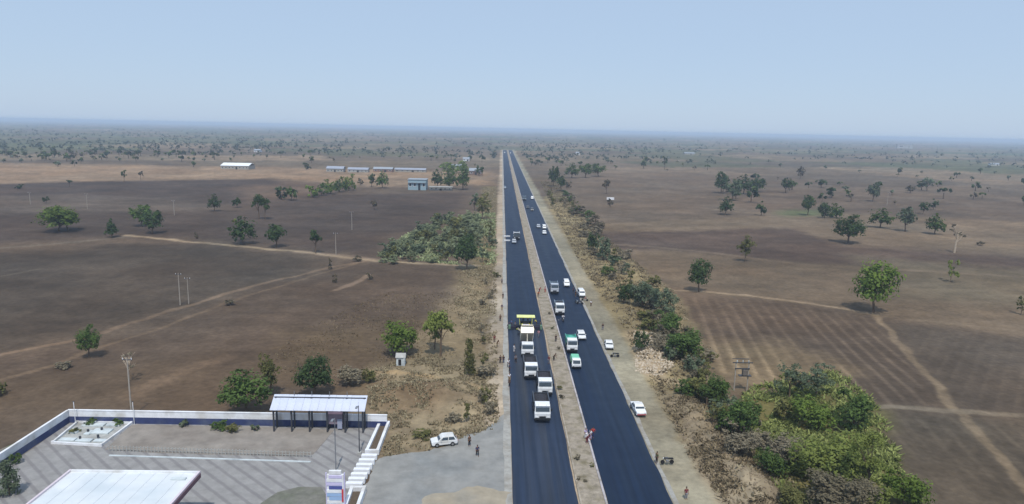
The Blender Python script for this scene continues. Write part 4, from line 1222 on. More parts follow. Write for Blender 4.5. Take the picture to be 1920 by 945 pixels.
def make_truck(body, bed_m, load_m, raised=False, L=6.8, Wd=2.45, tarp=False):
    o = empty('tipper_truck')
    W = Wd / 2
    MB().box((0, L / 2 + .1, .78), (.9, L - .6, .28)).build('chassis', BLACK, o)
    cab = MB().prism([(.06, .62), (.0, 1.5), (.06, 1.62), (.30, 2.62), (.48, 2.78), (1.85, 2.82), (1.95, 2.7), (1.95, .62)], -W, W, bevel=.06,
                     taper=lambda y, z: .94 if z > 2.5 else 1.0).build('cab', body, o)
    def quad(name, pts, m_, par=o): return MB().poly(pts).build(name, m_, par)
    wm = MB(); wm.prism([(.055, 1.82), (.085, 1.815), (.235, 2.42), (.205, 2.425)], -W * .88, W * .88); wm.build('windscreen', GLASS, o)
    for s in (-1, 1):
        MB().prism([(.35, 1.7), (.55, 2.45), (1.5, 2.45), (1.5, 1.7)], s * W - .01 + s * .005, s * W + .01 + s * .012, taper=lambda y, z: 1).build('side_window', GLASS, o)
        MB().box((s * W * .74, -.05, .98), (.42, .08, .22), bevel=.03).build('headlight', LAMP, o)
        MB().box((s * (W + .16), .1, 2.1), (.2, .08, .48), bevel=.02).build('mirror', BLACK, o)
        MB().box((s * W * .5, .42, 2.87), (.1, .5, .06)).build('roof_rail', body, o)
    MB().box((0, -.08, .66), (Wd * .98, .2, .34), bevel=.04).build('bumper', BLACK, o)
    MB().box((0, -.035, .98), (Wd * .42, .06, .24), bevel=.02).build('grille', BLACK, o)
    MB().box((0, .22, 2.72), (Wd * .9, .42, .1), Matrix.Rotation(-.35, 3, 'X'), bevel=.02).build('sun_visor', body, o)
    # bed
    bl = L - 2.15

    M = Matrix.Translation((0, L, 1.05)) @ (Matrix.Rotation(R(-38), 4, 'X') if raised else Matrix.Identity(4))
    mb = MB(); hz = 1.25; t = .09
    mb.box((0, -bl / 2, .1), (Wd, bl, .14))
    mb.box((0, -bl + t / 2, hz / 2 + .15), (Wd, t, hz + .1)); mb.box((0, -t / 2, hz / 2 + .12), (Wd, t, hz * .85))
    for s in (-1, 1):
        mb.box((s * (W - t / 2), -bl / 2, hz / 2 + .15), (t, bl - .2, hz))
        mb.box((s * (W - .02), -bl / 2, hz + .2), (.16, bl, .12))
        for k in range(5): mb.box((s * (W + .03), -bl + .3 + k * (bl - .6) / 4, hz / 2 + .15), (.1, .12, hz))
    mb.box((0, -bl - .25, hz + .28), (Wd * .96, .6, .08))
    bmesh.ops.transform(mb.bm, matrix=M, verts=mb.bm.verts)
    mb.build('tipper_bed', bed_m, o)
    if load_m is not None:
        g = MB(); nx, ny = 6, 9; vs = {}
        for i in range(nx + 1):
            for j in range(ny + 1):
                x = (i / nx - .5) * (Wd - .22); y = -t - j / ny * (bl - 2 * t)
                u = (1 - (2 * i / nx - 1) ** 2) * (1 - (2 * j / ny - 1) ** 2)
                vs[i, j] = g.bm.verts.new((x, y, hz - .25 + .55 * u + random.uniform(-.05, .05)))
        for i in range(nx):
            for j in range(ny): g.bm.faces.new((vs[i, j], vs[i, j + 1], vs[i + 1, j + 1], vs[i + 1, j]))
        bmesh.ops.recalc_face_normals(g.bm, faces=g.bm.faces)
        bmesh.ops.transform(g.bm, matrix=M, verts=g.bm.verts)
        g.build('load', load_m, o)
    if raised:
        top = M @ Vector((0, -bl + .3, .1))
        MB().tube([(0, 2.5, .9), top * .6 + Vector((0, 2.5, .9)) * .4], .11, 8).tube([top * .6 + Vector((0, 2.5, .9)) * .4, top], .075, 8).build('hydraulic_ram', P_CREAM, o)
    wheels(o, (1.05, L - 2.1, L - .85), (-W + .16, W - .16), .5, .3)
    return o

def make_car(body, kind='hatch', L=4.1, Wd=1.72, rear_red=False):
    o = empty('car')
    W = Wd / 2; H = {'hatch': 1.50, 'sedan': 1.46, 'suv': 1.78, 'van': 1.85}[kind]
    hood = {'hatch': .92, 'sedan': .92, 'suv': 1.08, 'van': 1.15}[kind]
    cab0 = {'hatch': .95, 'sedan': 1.05, 'suv': 1.05, 'van': .45}[kind]      # foot of the windscreen
    tail = {'hatch': L - .12, 'sedan': L - .95, 'suv': L - .1, 'van': L - .06}[kind]
    lower = [(.10, .28), (.0, .42), (.03, .72), (.22, hood - .10), (cab0, hood), (tail - .05, hood + .02), (L - .06, hood - .02), (L, .62), (L - .08, .3)]
    MB().prism(lower, -W, W, bevel=.09, taper=lambda y, z: .9 if (y < .1 or y > L - .1) else (.95 if z > .8 else 1)).build('body', body, o, smooth=False)
    r0, r1 = cab0 + (.62 if kind != 'van' else .45), tail - (.45 if kind in ('hatch', 'suv') else .6 if kind == 'sedan' else .15)
    cabp = [(cab0 - .02, hood - .02), (r0, H - .04), (r0 + .2, H), (r1 - .15, H), (r1, H - .04), (tail, hood - .02)]
    MB().prism(cabp, -W, W, bevel=.05, taper=lambda y, z: .80 if z > hood + .1 else .94).build('roof', body, o)
    n = Vector((0, -(H - hood), (r0 - cab0))).normalized() * .02
    def panel(nm, y0, z0, y1, z1, f0, f1, off):
        pts = [(-W * f0, y0 + off[0], z0 + off[1]), (W * f0, y0 + off[0], z0 + off[1]), (W * f1, y1 + off[0], z1 + off[1]), (-W * f1, y1 + off[0], z1 + off[1])]
        mb = MB(); mb.poly(pts)
        ex = bmesh.ops.extrude_face_region(mb.bm, geom=mb.bm.faces[:]); vs = [v for v in ex['geom'] if isinstance(v, bmesh.types.BMVert)]
        bmesh.ops.translate(mb.bm, verts=vs, vec=(0, -off[0] * 1.5, -off[1] * 1.5)); bmesh.ops.recalc_face_normals(mb.bm, faces=mb.bm.faces)
        mb.build(nm, GLASS, o)
    e = (H - .1 - hood)
    panel('windscreen', cab0 + .06 * (r0 - cab0), hood + .06 * e, cab0 + .90 * (r0 - cab0), hood + .92 * e, .84, .72, (n.y, n.z))
    panel('rear_window', tail - .10 * (tail - r1), hood + .12 * e, tail - .88 * (tail - r1), hood + .90 * e, .82, .72, (.02, .014))
    for s in (-1, 1):
        mid = (cab0 + tail) / 2 + .1
        for (a0, a1, b0, b1) in (((cab0 + .28), mid - .05, r0 + .12, mid - .05), (mid + .05, tail - .28, mid + .05, r1 - .05)):
            mb = MB()
            P = [(s * (W * .945), a0, hood + .04), (s * (W * .945), a1, hood + .04), (s * (W * .83), b1, H - .14), (s * (W * .83), b0, H - .14)]
            mb.poly(P); ex = bmesh.ops.extrude_face_region(mb.bm, geom=mb.bm.faces[:]); vs = [v for v in ex['geom'] if isinstance(v, bmesh.types.BMVert)]
            bmesh.ops.translate(mb.bm, verts=vs, vec=(-s * .06, 0, -.02)); bmesh.ops.recalc_face_normals(mb.bm, faces=mb.bm.faces)
            mb.build('side_window', GLASS, o)
        MB().box((s * W * .68, .06, .68), (.36, .14, .16), bevel=.04).build('headlight', LAMP, o)
        MB().box((s * W * .72, L - .02, .76), (.28, .1, .2), bevel=.03).build('tail_light', P_RED, o)
        MB().box((s * (W + .07), cab0 + .42, hood + .06), (.16, .1, .12), bevel=.03).build('mirror', body, o)
    MB().box((0, .03, .40), (Wd * .86, .16, .22), bevel=.05).build('bumper', P_RED if rear_red else BLACK, o)
    MB().box((0, L - .03, .42), (Wd * .86, .14, .22), bevel=.05).build('bumper', BLACK, o)
    wheels(o, (.78, L - .8), (-W + .07, W - .07), .31, .2)
    return o

def make_minitruck(cabm, bedm, load_m=None, L=4.6, Wd=1.75):
    o = empty('pickup_truck'); W = Wd / 2
    MB().box((0, L / 2, .55), (.8, L - .5, .2)).build('chassis', BLACK, o)
    MB().prism([(.04, .42), (0, 1.0), (.05, 1.1), (.5, 1.78), (.62, 1.86), (1.5, 1.86), (1.55, 1.8), (1.55, .42)], -W, W, bevel=.05, taper=lambda y, z: .88 if z > 1.6 else 1).build('cab', cabm, o)
    MB().prism([(.02, 1.14), (.05, 1.13), (.43, 1.70), (.40, 1.71)], -W * .8, W * .8).build('windscreen', GLASS, o)
    mb = MB(); mb.box((0, (1.65 + L) / 2, .75), (Wd, L - 1.65, .1))
    for s in (-1, 1): mb.box((s * (W - .03), (1.65 + L) / 2, 1.0), (.06, L - 1.65, .45))
    mb.box((0, 1.69, 1.1), (Wd - .14, .06, .65)); mb.box((0, L - .03, 1.0), (Wd - .14, .06, .45)); mb.build('bed', bedm, o)
    if load_m:
        MB().box((0, (1.75 + L) / 2, 1.25), (Wd * .9, L - 2.0, .9), bevel=.22).build('tarpaulin', load_m, o)
    for s in (-1, 1):
        MB().box((s * W * .72, .0, .78), (.3, .08, .18), bevel=.03).build('headlight', LAMP, o)
        MB().prism([(.6, 1.16), (.75, 1.66), (1.35, 1.66), (1.35, 1.16)], s * W - .02 if s > 0 else -W - .012, W + .012 if s > 0 else -W + .02).build('side_window', GLASS, o)
    MB().box((0, -.03, .5), (Wd * .95, .12, .2), bevel=.03).build('bumper', BLACK, o)
    wheels(o, (.75, L - .8), (-W + .1, W - .1), .33, .2)
    return o

def make_motorbike(col):
    o = empty('motorbike')
    w = MB().tube([(-.05, 0, 0), (.05, 0, 0)], .30, 14).mesh('wheel'); w.materials.append(RUBBER)
    for y in (.3, 1.6): link('wheel', w, None, o, (0, y, .30))
    MB().tube([(0, .3, .3), (0, .5, .95)], .035, 6).tube([(0, .5, .75), (0, 1.0, .38), (0, 1.6, .32)], .05, 6).tube([(0, .5, .8), (0, 1.3, .72), (0, 1.85, .7)], .05, 6).build('frame', BLACK, o)
    MB().box((0, .82, .86), (.26, .5, .22), bevel=.07).build('fuel_tank', col, o)
    MB().box((0, 1.38, .84), (.25, .75, .1), bevel=.04).build('seat', BLACK, o)
    MB().tube([(-.34, .58, 1.02), (0, .5, 1.0), (.34, .58, 1.02)], .022, 6).build('handlebar', BLACK, o)
    MB().box((0, .38, .86), (.18, .12, .18), bevel=.05).build('headlight', LAMP, o)
    MB().box((0, .98, .42), (.3, .4, .3), bevel=.05).build('engine', RIM, o)
    return o

def put(o, px, py, label, cat, rz=0.0, group=None, z=None, on_road=True):
    """front of the vehicle stands where the photograph shows its front wheels"""
    zz = (.20 if on_road else 0)
    p = gp(px, py, zz)
    if not on_road: p = place(px, py)
    o.location = (p.x, p.y, p.z if not on_road else zz)
    o.rotation_euler.z = rz
    return tag(o, label, cat, group)

# tipper queue on the left carriageway
put(make_truck(P_WHITE, P_CREAM, None, raised=True, L=7.2), 989, 671, 'white tipper truck with its cream bed raised against the paving machine', 'truck', 0.0)
put(make_truck(P_WHITE, P_DARK, LOAD), 996, 713, 'white cab dark bed tipper truck second in line behind the raised tipper', 'truck', R(1))
put(make_truck(P_WHITE, P_DARK, LOAD, L=6.4), 1022, 744, 'white tipper truck standing close to the median kerb beside the nearest truck', 'truck', R(0))
put(make_truck(P_WHITE, P_DARK, LOAD), 1017, 793, 'white tipper truck nearest the camera at the end of the queue', 'truck', R(0.5))

# paving machine
pv = empty('asphalt_paver')
for s in (-1, 1):
    MB().prism([(.2, .1), (.0, .42), (.3, .75), (3.3, .75), (3.6, .42), (3.4, .1)], s * 1.0 - .22, s * 1.0 + .22, bevel=.06).build('track', BLACK, pv)
MB().box((0, 1.9, 1.25), (1.9, 3.0, 1.0), bevel=.08).build('engine_body', P_YELLOW, pv)
MB().box((0, 1.0, 1.82), (1.5, 1.2, .2), bevel=.05).build('bonnet', mat('machine_mauve', S(168, 164, 196), var=.1), pv)
hop = MB()
for s in (-1, 1):
    hop.poly([(s * .5, -1.7, .5), (s * 1.85, -1.7, 1.55), (s * 1.85, .3, 1.55), (s * .5, .3, .5)])
    hop.poly([(s * .5, .3, .5), (s * 1.85, .3, 1.55), (s * .5, .3, 1.55)])
    hop.poly([(s * .5, -1.7, .5), (s * 1.85, -1.7, 1.55), (s * .5, -1.7, .9)])
hop.poly([(-.5, -1.7, .5), (.5, -1.7, .5), (.5, .3, .5), (-.5, .3, .5)])
bmesh.ops.solidify(hop.bm, geom=hop.bm.faces[:], thickness=.07)
hop.build('hopper', P_CREAM, pv)
MB().box((0, -1.8, .55), (2.2, .25, .3), bevel=.05).build('push_roller_bar', BLACK, pv)
cn_ = MB().box((0, 2.5, 3.45), (4.1, 2.0, .16), bevel=.05).build('canopy', paint('canopy_yellow', S(236, 238, 150)), pv)
for s in (-1, 1):
    for y in (1.7, 3.3): MB().tube([(s * 1.3, y, 1.7), (s * 1.5, y, 3.4)], .05, 8).build('canopy_post', P_YELLOW, pv)
    MB().box((s * .95, 2.9, 2.0), (.55, .55, .5), bevel=.06).build('seat', BLACK, pv)
    MB().tube([(s * 2.0, 3.3, .2), (s * 1.2, 2.2, .7)], .1, 6).build('screed_arm', P_YELLOW, pv)
    MB().box((s * 3.6, 4.1, .5), (.5, 1.0, .9), bevel=.06).build('end_plate', mat('end_plate_green', S(96, 124, 104), var=.15), pv)
MB().box((0, 2.3, 2.1), (1.2, .3, .6), bevel=.05).build('console', BLACK, pv)
MB().box((0, 3.4, 1.75), (2.6, .9, .12)).build('platform', BLACK, pv)
MB().box((0, 4.1, .45), (7.6, .8, .55), bevel=.05).build('screed', mat('screed_steel', S(50, 50, 66), var=.15, metal=.3), pv)
MB().box((0, 4.6, .85), (7.0, .5, .06)).build('walkway', BLACK, pv)
put(pv, 986, 627, 'yellow asphalt paving machine with flat canopy spanning the left carriageway', 'paver')

# right carriageway queue along the median
t = make_truck(P_SILVER, P_BLUEG, None, L=6.2, Wd=2.2); put(t, 1040, 552, 'silver truck with blue grey body, farthest of the queue along the median', 'truck', R(-.5))
t = make_truck(P_WHITE, P_BLUEG, LOAD, L=6.0, Wd=2.2); put(t, 1050, 592, 'white cab truck with dark blue grey body, second in the queue along the median', 'truck', R(-.5))
t = make_truck(P_WHITE, P_TEAL, mat('teal_tarp', S(84, 168, 148), rough=.8, var=.25, scale=3, bump=.5), L=5.6, Wd=2.1); put(t, 1073, 663, 'white cab truck carrying a teal covered load along the median', 'truck', R(-.5))
put(make_minitruck(P_WHITE, P_GREEN, mat('green_tarp', S(120, 190, 160), rough=.8, var=.2, scale=3), L=4.6), 1081, 693, 'small white pickup with pale green tarpaulin, nearest in the median queue', 'pickup', R(-.5))
put(make_car(P_WHITE, 'van', 4.0), 1063, 539, 'white van driving in the outer lane beside the silver truck', 'van')
put(make_car(P_WHITE, 'hatch', 4.0), 1092, 639, 'white hatchback driving past the teal loaded truck', 'car', R(2))
put(make_car(P_WHITE, 'sedan', 4.5), 1143, 657, 'white sedan parked on the right shoulder beside the spoil heap', 'car', R(-4), on_road=False)
put(make_car(P_WHITE, 'sedan', 4.4, rear_red=True), 1203, 782, 'white sedan with reddish bumper parked at the right road edge, nearest the camera', 'car', R(4))
put(make_car(P_WHITE, 'van', 4.2), 1092, 558, 'white van parked half on the right shoulder near the motorbikes', 'van', R(3))
put(make_car(P_WHITE, 'hatch', 4.0), 1021, 440, 'white hatchback on the right carriageway far ahead, nearer of two', 'car')
put(make_car(P_WHITE, 'van', 4.2), 1021, 430, 'white van on the right carriageway far ahead, closer to the edge', 'van', R(2))
put(make_car(P_SILVER, 'hatch', 4.0), 1010, 428, 'silver hatchback on the right carriageway left of the white van', 'car')
t = make_truck(P_BLUEG, P_DARK, LOAD, L=6.5); put(t, 983, 376, 'blue grey truck far ahead on the right carriageway by the median', 'truck')
put(make_car(P_WHITE, 'van', 4.6), 998, 374, 'white van on the right shoulder far ahead beside the blue grey truck', 'van')
put(make_car(P_DARK, 'suv', 4.5), 998, 396, 'dark car on the right carriageway, nearer of the dark pair', 'car')
put(make_car(P_DARK, 'hatch', 4.0), 990, 391, 'dark hatchback on the right carriageway, farther of the dark pair', 'car')
t = make_truck(P_DARK, P_WHITE, None, L=6.4); put(t, 969, 450, 'dark truck with white roofed body alone on the left carriageway', 'truck')
put(make_car(P_SILVER, 'hatch', 4.0), 964, 457, 'silver car behind the dark truck on the left carriageway', 'car')
put(make_car(P_BLUEG, 'suv', 4.6), 947, 354, 'blue grey car at the left edge of the highway by the roadside shop', 'car')
put(make_car(P_WHITE, 'van', 4.6), 946, 287, 'white van at the far end of the left carriageway', 'van')
put(make_car(P_WHITE, 'van', 4.6), 957, 288, 'white van at the far end of the right carriageway', 'van')
# white car on the apron
c = make_car(P_WHITE, 'hatch', 3.8, 1.66)
put(c, 808, 836, 'white hatchback parked across the gravel apron beside the dry bank', 'car', R(90 + 12), on_road=False)
c.location.z = .05; c.rotation_euler.z = R(-76)
# motorbikes on the right shoulder
put(make_motorbike(P_DARK), 1094, 571, 'dark motorbike parked on the right shoulder, left of the pair', 'motorbike', R(70), on_road=False)
put(make_motorbike(P_RED), 1103, 565, 'dark red motorbike parked on the right shoulder, right of the pair', 'motorbike', R(75), on_road=False)
put(make_motorbike(P_DARK), 1144, 670, 'motorbike parked sideways just in front of the parked white sedan', 'motorbike', R(-85), on_road=False)
put(make_motorbike(P_DARK), 1057, 605, 'motorbike riding just ahead of the second median queue truck', 'motorbike', R(5))
put(make_motorbike(P_DARK), 1238, 870, 'dark motorbike parked sideways on the right road edge near the bottom', 'motorbike', R(-86))
put(make_motorbike(P_BLUEG), 1084, 571, 'motorbike standing on the tarmac edge near the parked white van', 'motorbike', R(20))

# white boards laid at the left road edge
for (px, py, lb) in ((951, 446, 'farther white barrier board at the left edge of the carriageway'), (951, 454, 'nearer white barrier board at the left edge of the carriageway')):
    o = empty('barrier_board', gp(px, py, .2))
    MB().box((0, 0, .75), (2.4, .25, .5), bevel=.03).build('board', M_WHITE, o)
    for s in (-.9, .9): MB().box((s, 0, .3), (.1, .5, .6)).build('leg', M_STEEL, o)
    tag(o, lb, 'barrier')
# ------------------------------------------------------------------ people
SKIN = mat('skin', S(120, 84, 64), rough=.6, var=.06)
HAIR = mat('hair', S(24, 22, 22), rough=.7, var=.1)
def cloth(name, c): return mat('cloth_' + name, S(*c), rough=.9, var=.12, scale=5)
CL = {'white': cloth('white', (222, 222, 226)), 'black': cloth('black', (34, 34, 38)), 'red': cloth('red', (190, 62, 58)), 'pink': cloth('pink', (208, 150, 158)), 'maroon': cloth('maroon', (112, 44, 58)),
      'navy': cloth('navy', (44, 52, 88)), 'grey': cloth('grey', (120, 122, 130)), 'brown': cloth('brown', (96, 76, 60)), 'lavender': cloth('lavender', (192, 180, 214)), 'yellow': cloth('yellow', (216, 200, 80)),
      'blue': cloth('blue', (92, 124, 176)), 'khaki': cloth('khaki', (150, 134, 104)), 'orange': cloth('orange', (226, 120, 60)), 'olive': cloth('olive', (88, 92, 62))}
def skinned(name, verts, edges, radii, root=0, sub=1):
    me = bpy.data.meshes.new(name); me.from_pydata(verts, edges, [])
    o = bpy.data.objects.new(name, me); COL.objects.link(o)
    md = o.modifiers.new('skin', 'SKIN'); md.use_smooth_shade = True; md.branch_smoothing = .4
    sv = me.skin_vertices[0].data
    for i, r in enumerate(radii): sv[i].radius = (r, r) if not isinstance(r, tuple) else r
    for i in range(len(verts)): sv[i].use_root = (i == root)
    s = o.modifiers.new('sub', 'SUBSURF'); s.levels = sub; s.render_levels = sub
    dg = bpy.context.evaluated_depsgraph_get()
    out = bpy.data.meshes.new_from_object(o.evaluated_get(dg)); out.name = name
    bpy.data.objects.remove(o); bpy.data.meshes.remove(me)
    return out
def person_proto(pose):
    """joints of a 1.68 m adult, facing -Y; returns body, shirt, trousers, hair meshes"""
    lean = {'stand': 0, 'walk': .03, 'bend': .34, 'ride': .1}[pose]
    V, E, Rr = [], [], []
    def add(p, r, par=None):
        V.append(tuple(p)); Rr.append(r)
        if par is not None: E.append((par, len(V) - 1))
        return len(V) - 1
    hipz = .86 if pose != 'ride' else .92
    pel = add((0, 0, hipz), (.15, .11))
    tz = lambda h: (0, -lean * h / .55, hipz + h * (1 - lean * .45))
    wst = add(tz(.2), (.135, .1), pel); chs = add(tz(.42), (.165, .115), wst); nck = add(tz(.56), .055, chs)
    hd0 = add(tz(.64), (.075, .085), nck); hd1 = add(tz(.73), (.085, .1), hd0); hd2 = add(tz(.80), (.05, .06), hd1)
    nose = None
    joints = {}
    for s in (-1, 1):
        st = {'stand': 0, 'walk': .20 * s, 'bend': .06 * s, 'ride': -.35}[pose]
        kneef = {'stand': 0, 'walk': .05, 'bend': .08, 'ride': 0}[pose]
        hp = add((s * .10, 0, hipz - .06), (.09, .095), pel)
        if pose == 'ride':
            kn = add((s * .2, -.36, hipz - .12), .062, hp); an = add((s * .17, -.22, .40), .042, kn); to = add((s * .18, -.40, .36), (.04, .03), an)
        else:
            kn = add((s * .11, -st * .5 - kneef, .46), .062, hp); an = add((s * .11, -st + (.06 if pose == 'walk' and s < 0 else 0), .08), .042, kn); to = add((s * .13, -st - .17, .035), (.042, .03), an)
        shp = Vector(tz(.49)); sh = add((s * .19, shp.y, shp.z), .06, chs)
        if pose == 'stand': el, wr = (s * .25, shp.y + .02, shp.z - .29), (s * .24, shp.y - .10, shp.z - .53)
        elif pose == 'walk': el, wr = (s * .25, shp.y + .10 * s, shp.z - .28), (s * .24, shp.y + .14 * s - .12, shp.z - .50)
        elif pose == 'bend': el, wr = (s * .22, shp.y - .12, shp.z - .26), (s * .12, shp.y - .28, shp.z - .44)
        else: el, wr = (s * .3, shp.y - .2, shp.z - .22), (s * .32, shp.y - .44, shp.z - .24)
        e_ = add(el, .042, sh); w_ = add(wr, .028, e_)
        d = (Vector(wr) - Vector(el)).normalized()
        pl = add(Vector(wr) + d * .07, (.036, .018), w_)
        sd = d.orthogonal().normalized(); side = Vector((0, -1, 0)) - d * d.dot(Vector((0, -1, 0))); side = side.normalized() if side.length > .1 else sd
        for k, ln in enumerate((.070, .082, .078, .062)):
            b0 = Vector(wr) + d * .10 + side * (.026 - .0175 * k)
            f1 = add(b0, .0095, pl); f2 = add(b0 + d * ln * .55 + Vector((-s * .006, 0, 0)), .0085, f1); add(b0 + d * ln + Vector((-s * .02, 0, 0)), .007, f2)
        th = add(Vector(wr) + d * .045 + side * .04, .011, w_); add(Vector(wr) + d * .085 + side * .058, .009, th)
        joints[s] = dict(hp=Vector(V[hp]), kn=Vector(V[kn]), an=Vector(V[an]), sh=Vector(V[sh]), el=Vector(el), wr=Vector(wr))
    body = skinned('body', V, E, Rr); body.materials.append(SKIN)
    # face: nose and ears joined on; eyes as dark insets
    hc = Vector(tz(.73))
    bm = bmesh.new(); bm.from_mesh(body)
    def blob(c, r, sc):
        q = bmesh.ops.create_icosphere(bm, subdivisions=1, radius=r); bmesh.ops.transform(bm, matrix=Matrix.Translation(c) @ Matrix.Diagonal((*sc, 1)), verts=q['verts'])
    blob(hc + Vector((0, -.10, -.02)), .018, (.8, 1, 1.3))
    for s in (-1, 1): blob(hc + Vector((s * .088, 0, -.01)), .022, (.4, .8, 1.2))
    bm.to_mesh(body); bm.free()
    sv, se, sr = [], [], []
    def a2(p, r, par=None):
        sv.append(tuple(p)); sr.append(r)
        if par is not None: se.append((par, len(sv) - 1))
        return len(sv) - 1
    c0 = a2(tz(.0), (.175, .135)); c1 = a2(tz(.2), (.155, .12), c0); c2 = a2(tz(.42), (.185, .132), c1); a2(tz(.53), (.08, .075), c2)
    for s in (-1, 1):
        j = joints[s]; q = a2(j['sh'] + Vector((0, 0, .005)), .075, c2); q = a2(j['el'], .056, q)
    shirt = skinned('shirt', sv, se, sr)
    sv, se, sr = [], [], []
    c0 = a2(tz(.02), (.16, .125))
    for s in (-1, 1):
        j = joints[s]; q = a2(j['hp'], (.105, .108), c0); q = a2(j['kn'], .078, q); q = a2(j['an'] + Vector((0, 0, .03)), .06, q)
    trousers = skinned('trousers', sv, se, sr)
    hb_ = bmesh.new(); q = bmesh.ops.create_uvsphere(hb_, u_segments=12, v_segments=8, radius=.108)
    bmesh.ops.delete(hb_, geom=[v for v in hb_.verts if v.co.z < .01 and v.co.y < .03 or v.co.z < -.06], context='VERTS')
    hb_.verts.ensure_lookup_table()
    bmesh.ops.transform(hb_, matrix=Matrix.Translation(hc + Vector((0, .012, .012))) @ Matrix.Diagonal((.93, 1.03, 1.0, 1)), verts=hb_.verts[:])
    hair = bpy.data.meshes.new('hair'); hb_.to_mesh(hair); hb_.free(); hair.materials.append(HAIR)
    eb = bmesh.new()
    for s in (-1, 1):
        q = bmesh.ops.create_icosphere(eb, subdivisions=1, radius=.011); bmesh.ops.transform(eb, matrix=Matrix.Translation(hc + Vector((s * .034, -.093, .006))), verts=q['verts'])
    q = bmesh.ops.create_cube(eb, size=1); bmesh.ops.transform(eb, matrix=Matrix.Translation(hc + Vector((0, -.092, -.055))) @ Matrix.Diagonal((.045, .012, .01, 1)), verts=q['verts'])
    eyes = bpy.data.meshes.new('face_features'); eb.to_mesh(eyes); eb.free(); eyes.materials.append(HAIR)
    return body, shirt, trousers, hair, eyes
PROTO_P = {k: person_proto(k) for k in ('stand', 'walk', 'bend', 'ride')}
_cm = {}
def clothed(me, key, m_):
    k = (me.name, key)
    if k not in _cm:
        c = me.copy(); c.materials.clear(); c.materials.append(m_); _cm[k] = c
    return _cm[k]
def person(px, py, pose, top, bottom, rz, label, z=None, k=1.0):
    p = gp(px, py, z) if z is not None else place(px, py)
    o = empty('person', p, R(rz)); o.scale = (k, k, k)
    b, s, t, h, e = PROTO_P[pose]
    bo = link('body', b, None, o); link('hair', h, None, o); link('face_features', e, None, o)
    link('shirt', clothed(s, top, CL[top]), None, o); link('trousers', clothed(t, bottom, CL[bottom]), None, o)
    return tag(o, label, 'person')
H_ = .07
person(938, 681, 'stand', 'black', 'black', 30, 'person in black at the left shoulder, left of the standing pair')
person(944, 681, 'stand', 'black', 'navy', -30, 'person in dark clothes at the left shoulder, right of the standing pair')
person(953, 688, 'walk', 'white', 'grey', 20, 'person in a white shirt on the tarmac edge right of the standing pair', .14)
person(955, 697, 'stand', 'navy', 'black', 80, 'person in navy on the tarmac edge just below the white shirted one', .14)
person(955, 715, 'walk', 'white', 'khaki', 10, 'person in white walking alone along the left tarmac edge', .14)
person(955, 725, 'stand', 'brown', 'black', -60, 'person in brown behind the white walker on the left tarmac edge', .14)
person(964, 660, 'stand', 'white', 'white', 60, 'person all in white left of the raised tipper truck', .14)
person(967, 680, 'walk', 'grey', 'black', 0, 'person in grey walking on the tarmac below the one in white', .14)
person(952, 616, 'bend', 'navy', 'black', 90, 'worker in navy bending at the left end of the paver screed', .14)
person(959, 612, 'stand', 'blue', 'navy', 70, 'worker in blue beside the left end of the paver screed', .14)
person(966, 616, 'stand', 'grey', 'black', -40, 'worker in grey just left of the paver hopper', .14)
person(1010, 632, 'walk', 'pink', 'grey', -50, 'worker in pink right of the raised cream tipper bed', .14)
person(1013, 616, 'stand', 'olive', 'black', -80, 'worker in olive at the right end of the paver screed', .14)
person(1006, 610, 'bend', 'yellow', 'brown', -90, 'worker in yellow bending beside the right canopy post of the paver', .14)
person(932, 650, 'bend', 'brown', 'khaki', 40, 'person in brown crouching over on the dusty left shoulder')
person(927, 642, 'stand', 'maroon', 'brown', 20, 'person in maroon on the dusty left shoulder near the dry field')
person(938, 602, 'walk', 'brown', 'black', 0, 'person in brown walking up the left shoulder level with the paver')
person(941, 582, 'stand', 'navy', 'khaki', 0, 'person in navy on the left shoulder beyond the paver')
person(941, 532, 'walk', 'grey', 'black', 0, 'person in grey far up the left shoulder')
person(943, 560, 'stand', 'black', 'brown', 40, 'person in black with brown trousers up the left shoulder')
person(1011, 548, 'bend', 'red', 'maroon', 60, 'worker in red bending on the median, left of the red pair', .25)
person(1022, 548, 'stand', 'pink', 'red', -60, 'worker in pink and red on the median, right of the red pair', .25)
person(1009, 556, 'bend', 'orange', 'brown', 10, 'worker in orange bending on the median below the red pair', .25)
person(1042, 641, 'stand', 'black', 'black', 20, 'person in black on the median beside the teal loaded truck', .25)
person(1038, 676, 'bend', 'brown', 'black', 60, 'person in brown stooping on the median below the teal loaded truck', .25)
person(1029, 682, 'stand', 'maroon', 'grey', -40, 'person in maroon at the left side of the median', .25)
person(1098, 822, 'stand', 'lavender', 'white', 30, 'woman in lavender on the median kerb near the bottom', .25)
person(1100, 831, 'bend', 'maroon', 'maroon', 50, 'person in maroon crouching by the median kerb near the bottom', .25)
person(1107, 824, 'stand', 'white', 'lavender', -60, 'person in white and lavender stepping off the median kerb', .2)
person(1112, 820, 'walk', 'red', 'navy', -30, 'person in red on the dark tarmac right of the median group', .2)
person(880, 836, 'stand', 'brown', 'black', 40, 'person in brown standing on the gravel apron behind the white hatchback', .05)
person(895, 855, 'walk', 'navy', 'black', 10, 'person in navy walking on the gravel apron, nearest the camera', .05)
person(1286, 936, 'stand', 'maroon', 'grey', 10, 'person in maroon standing on the right shoulder at the bottom edge')
person(1130, 619, 'stand', 'black', 'grey', 0, 'person in black alone on the right shoulder beyond the white sedan')
person(1075, 549, 'walk', 'navy', 'black', 0, 'person in navy on the tarmac behind the parked white van', .22)
person(1079, 556, 'stand', 'black', 'brown', 40, 'person in black beside the parked white van', .22)
person(1108, 574, 'stand', 'white', 'brown', 30, 'person in white on the right shoulder by the motorbikes')
person(1231, 868, 'stand', 'olive', 'black', -60, 'person in olive standing by the motorbike at the right road edge', .2)
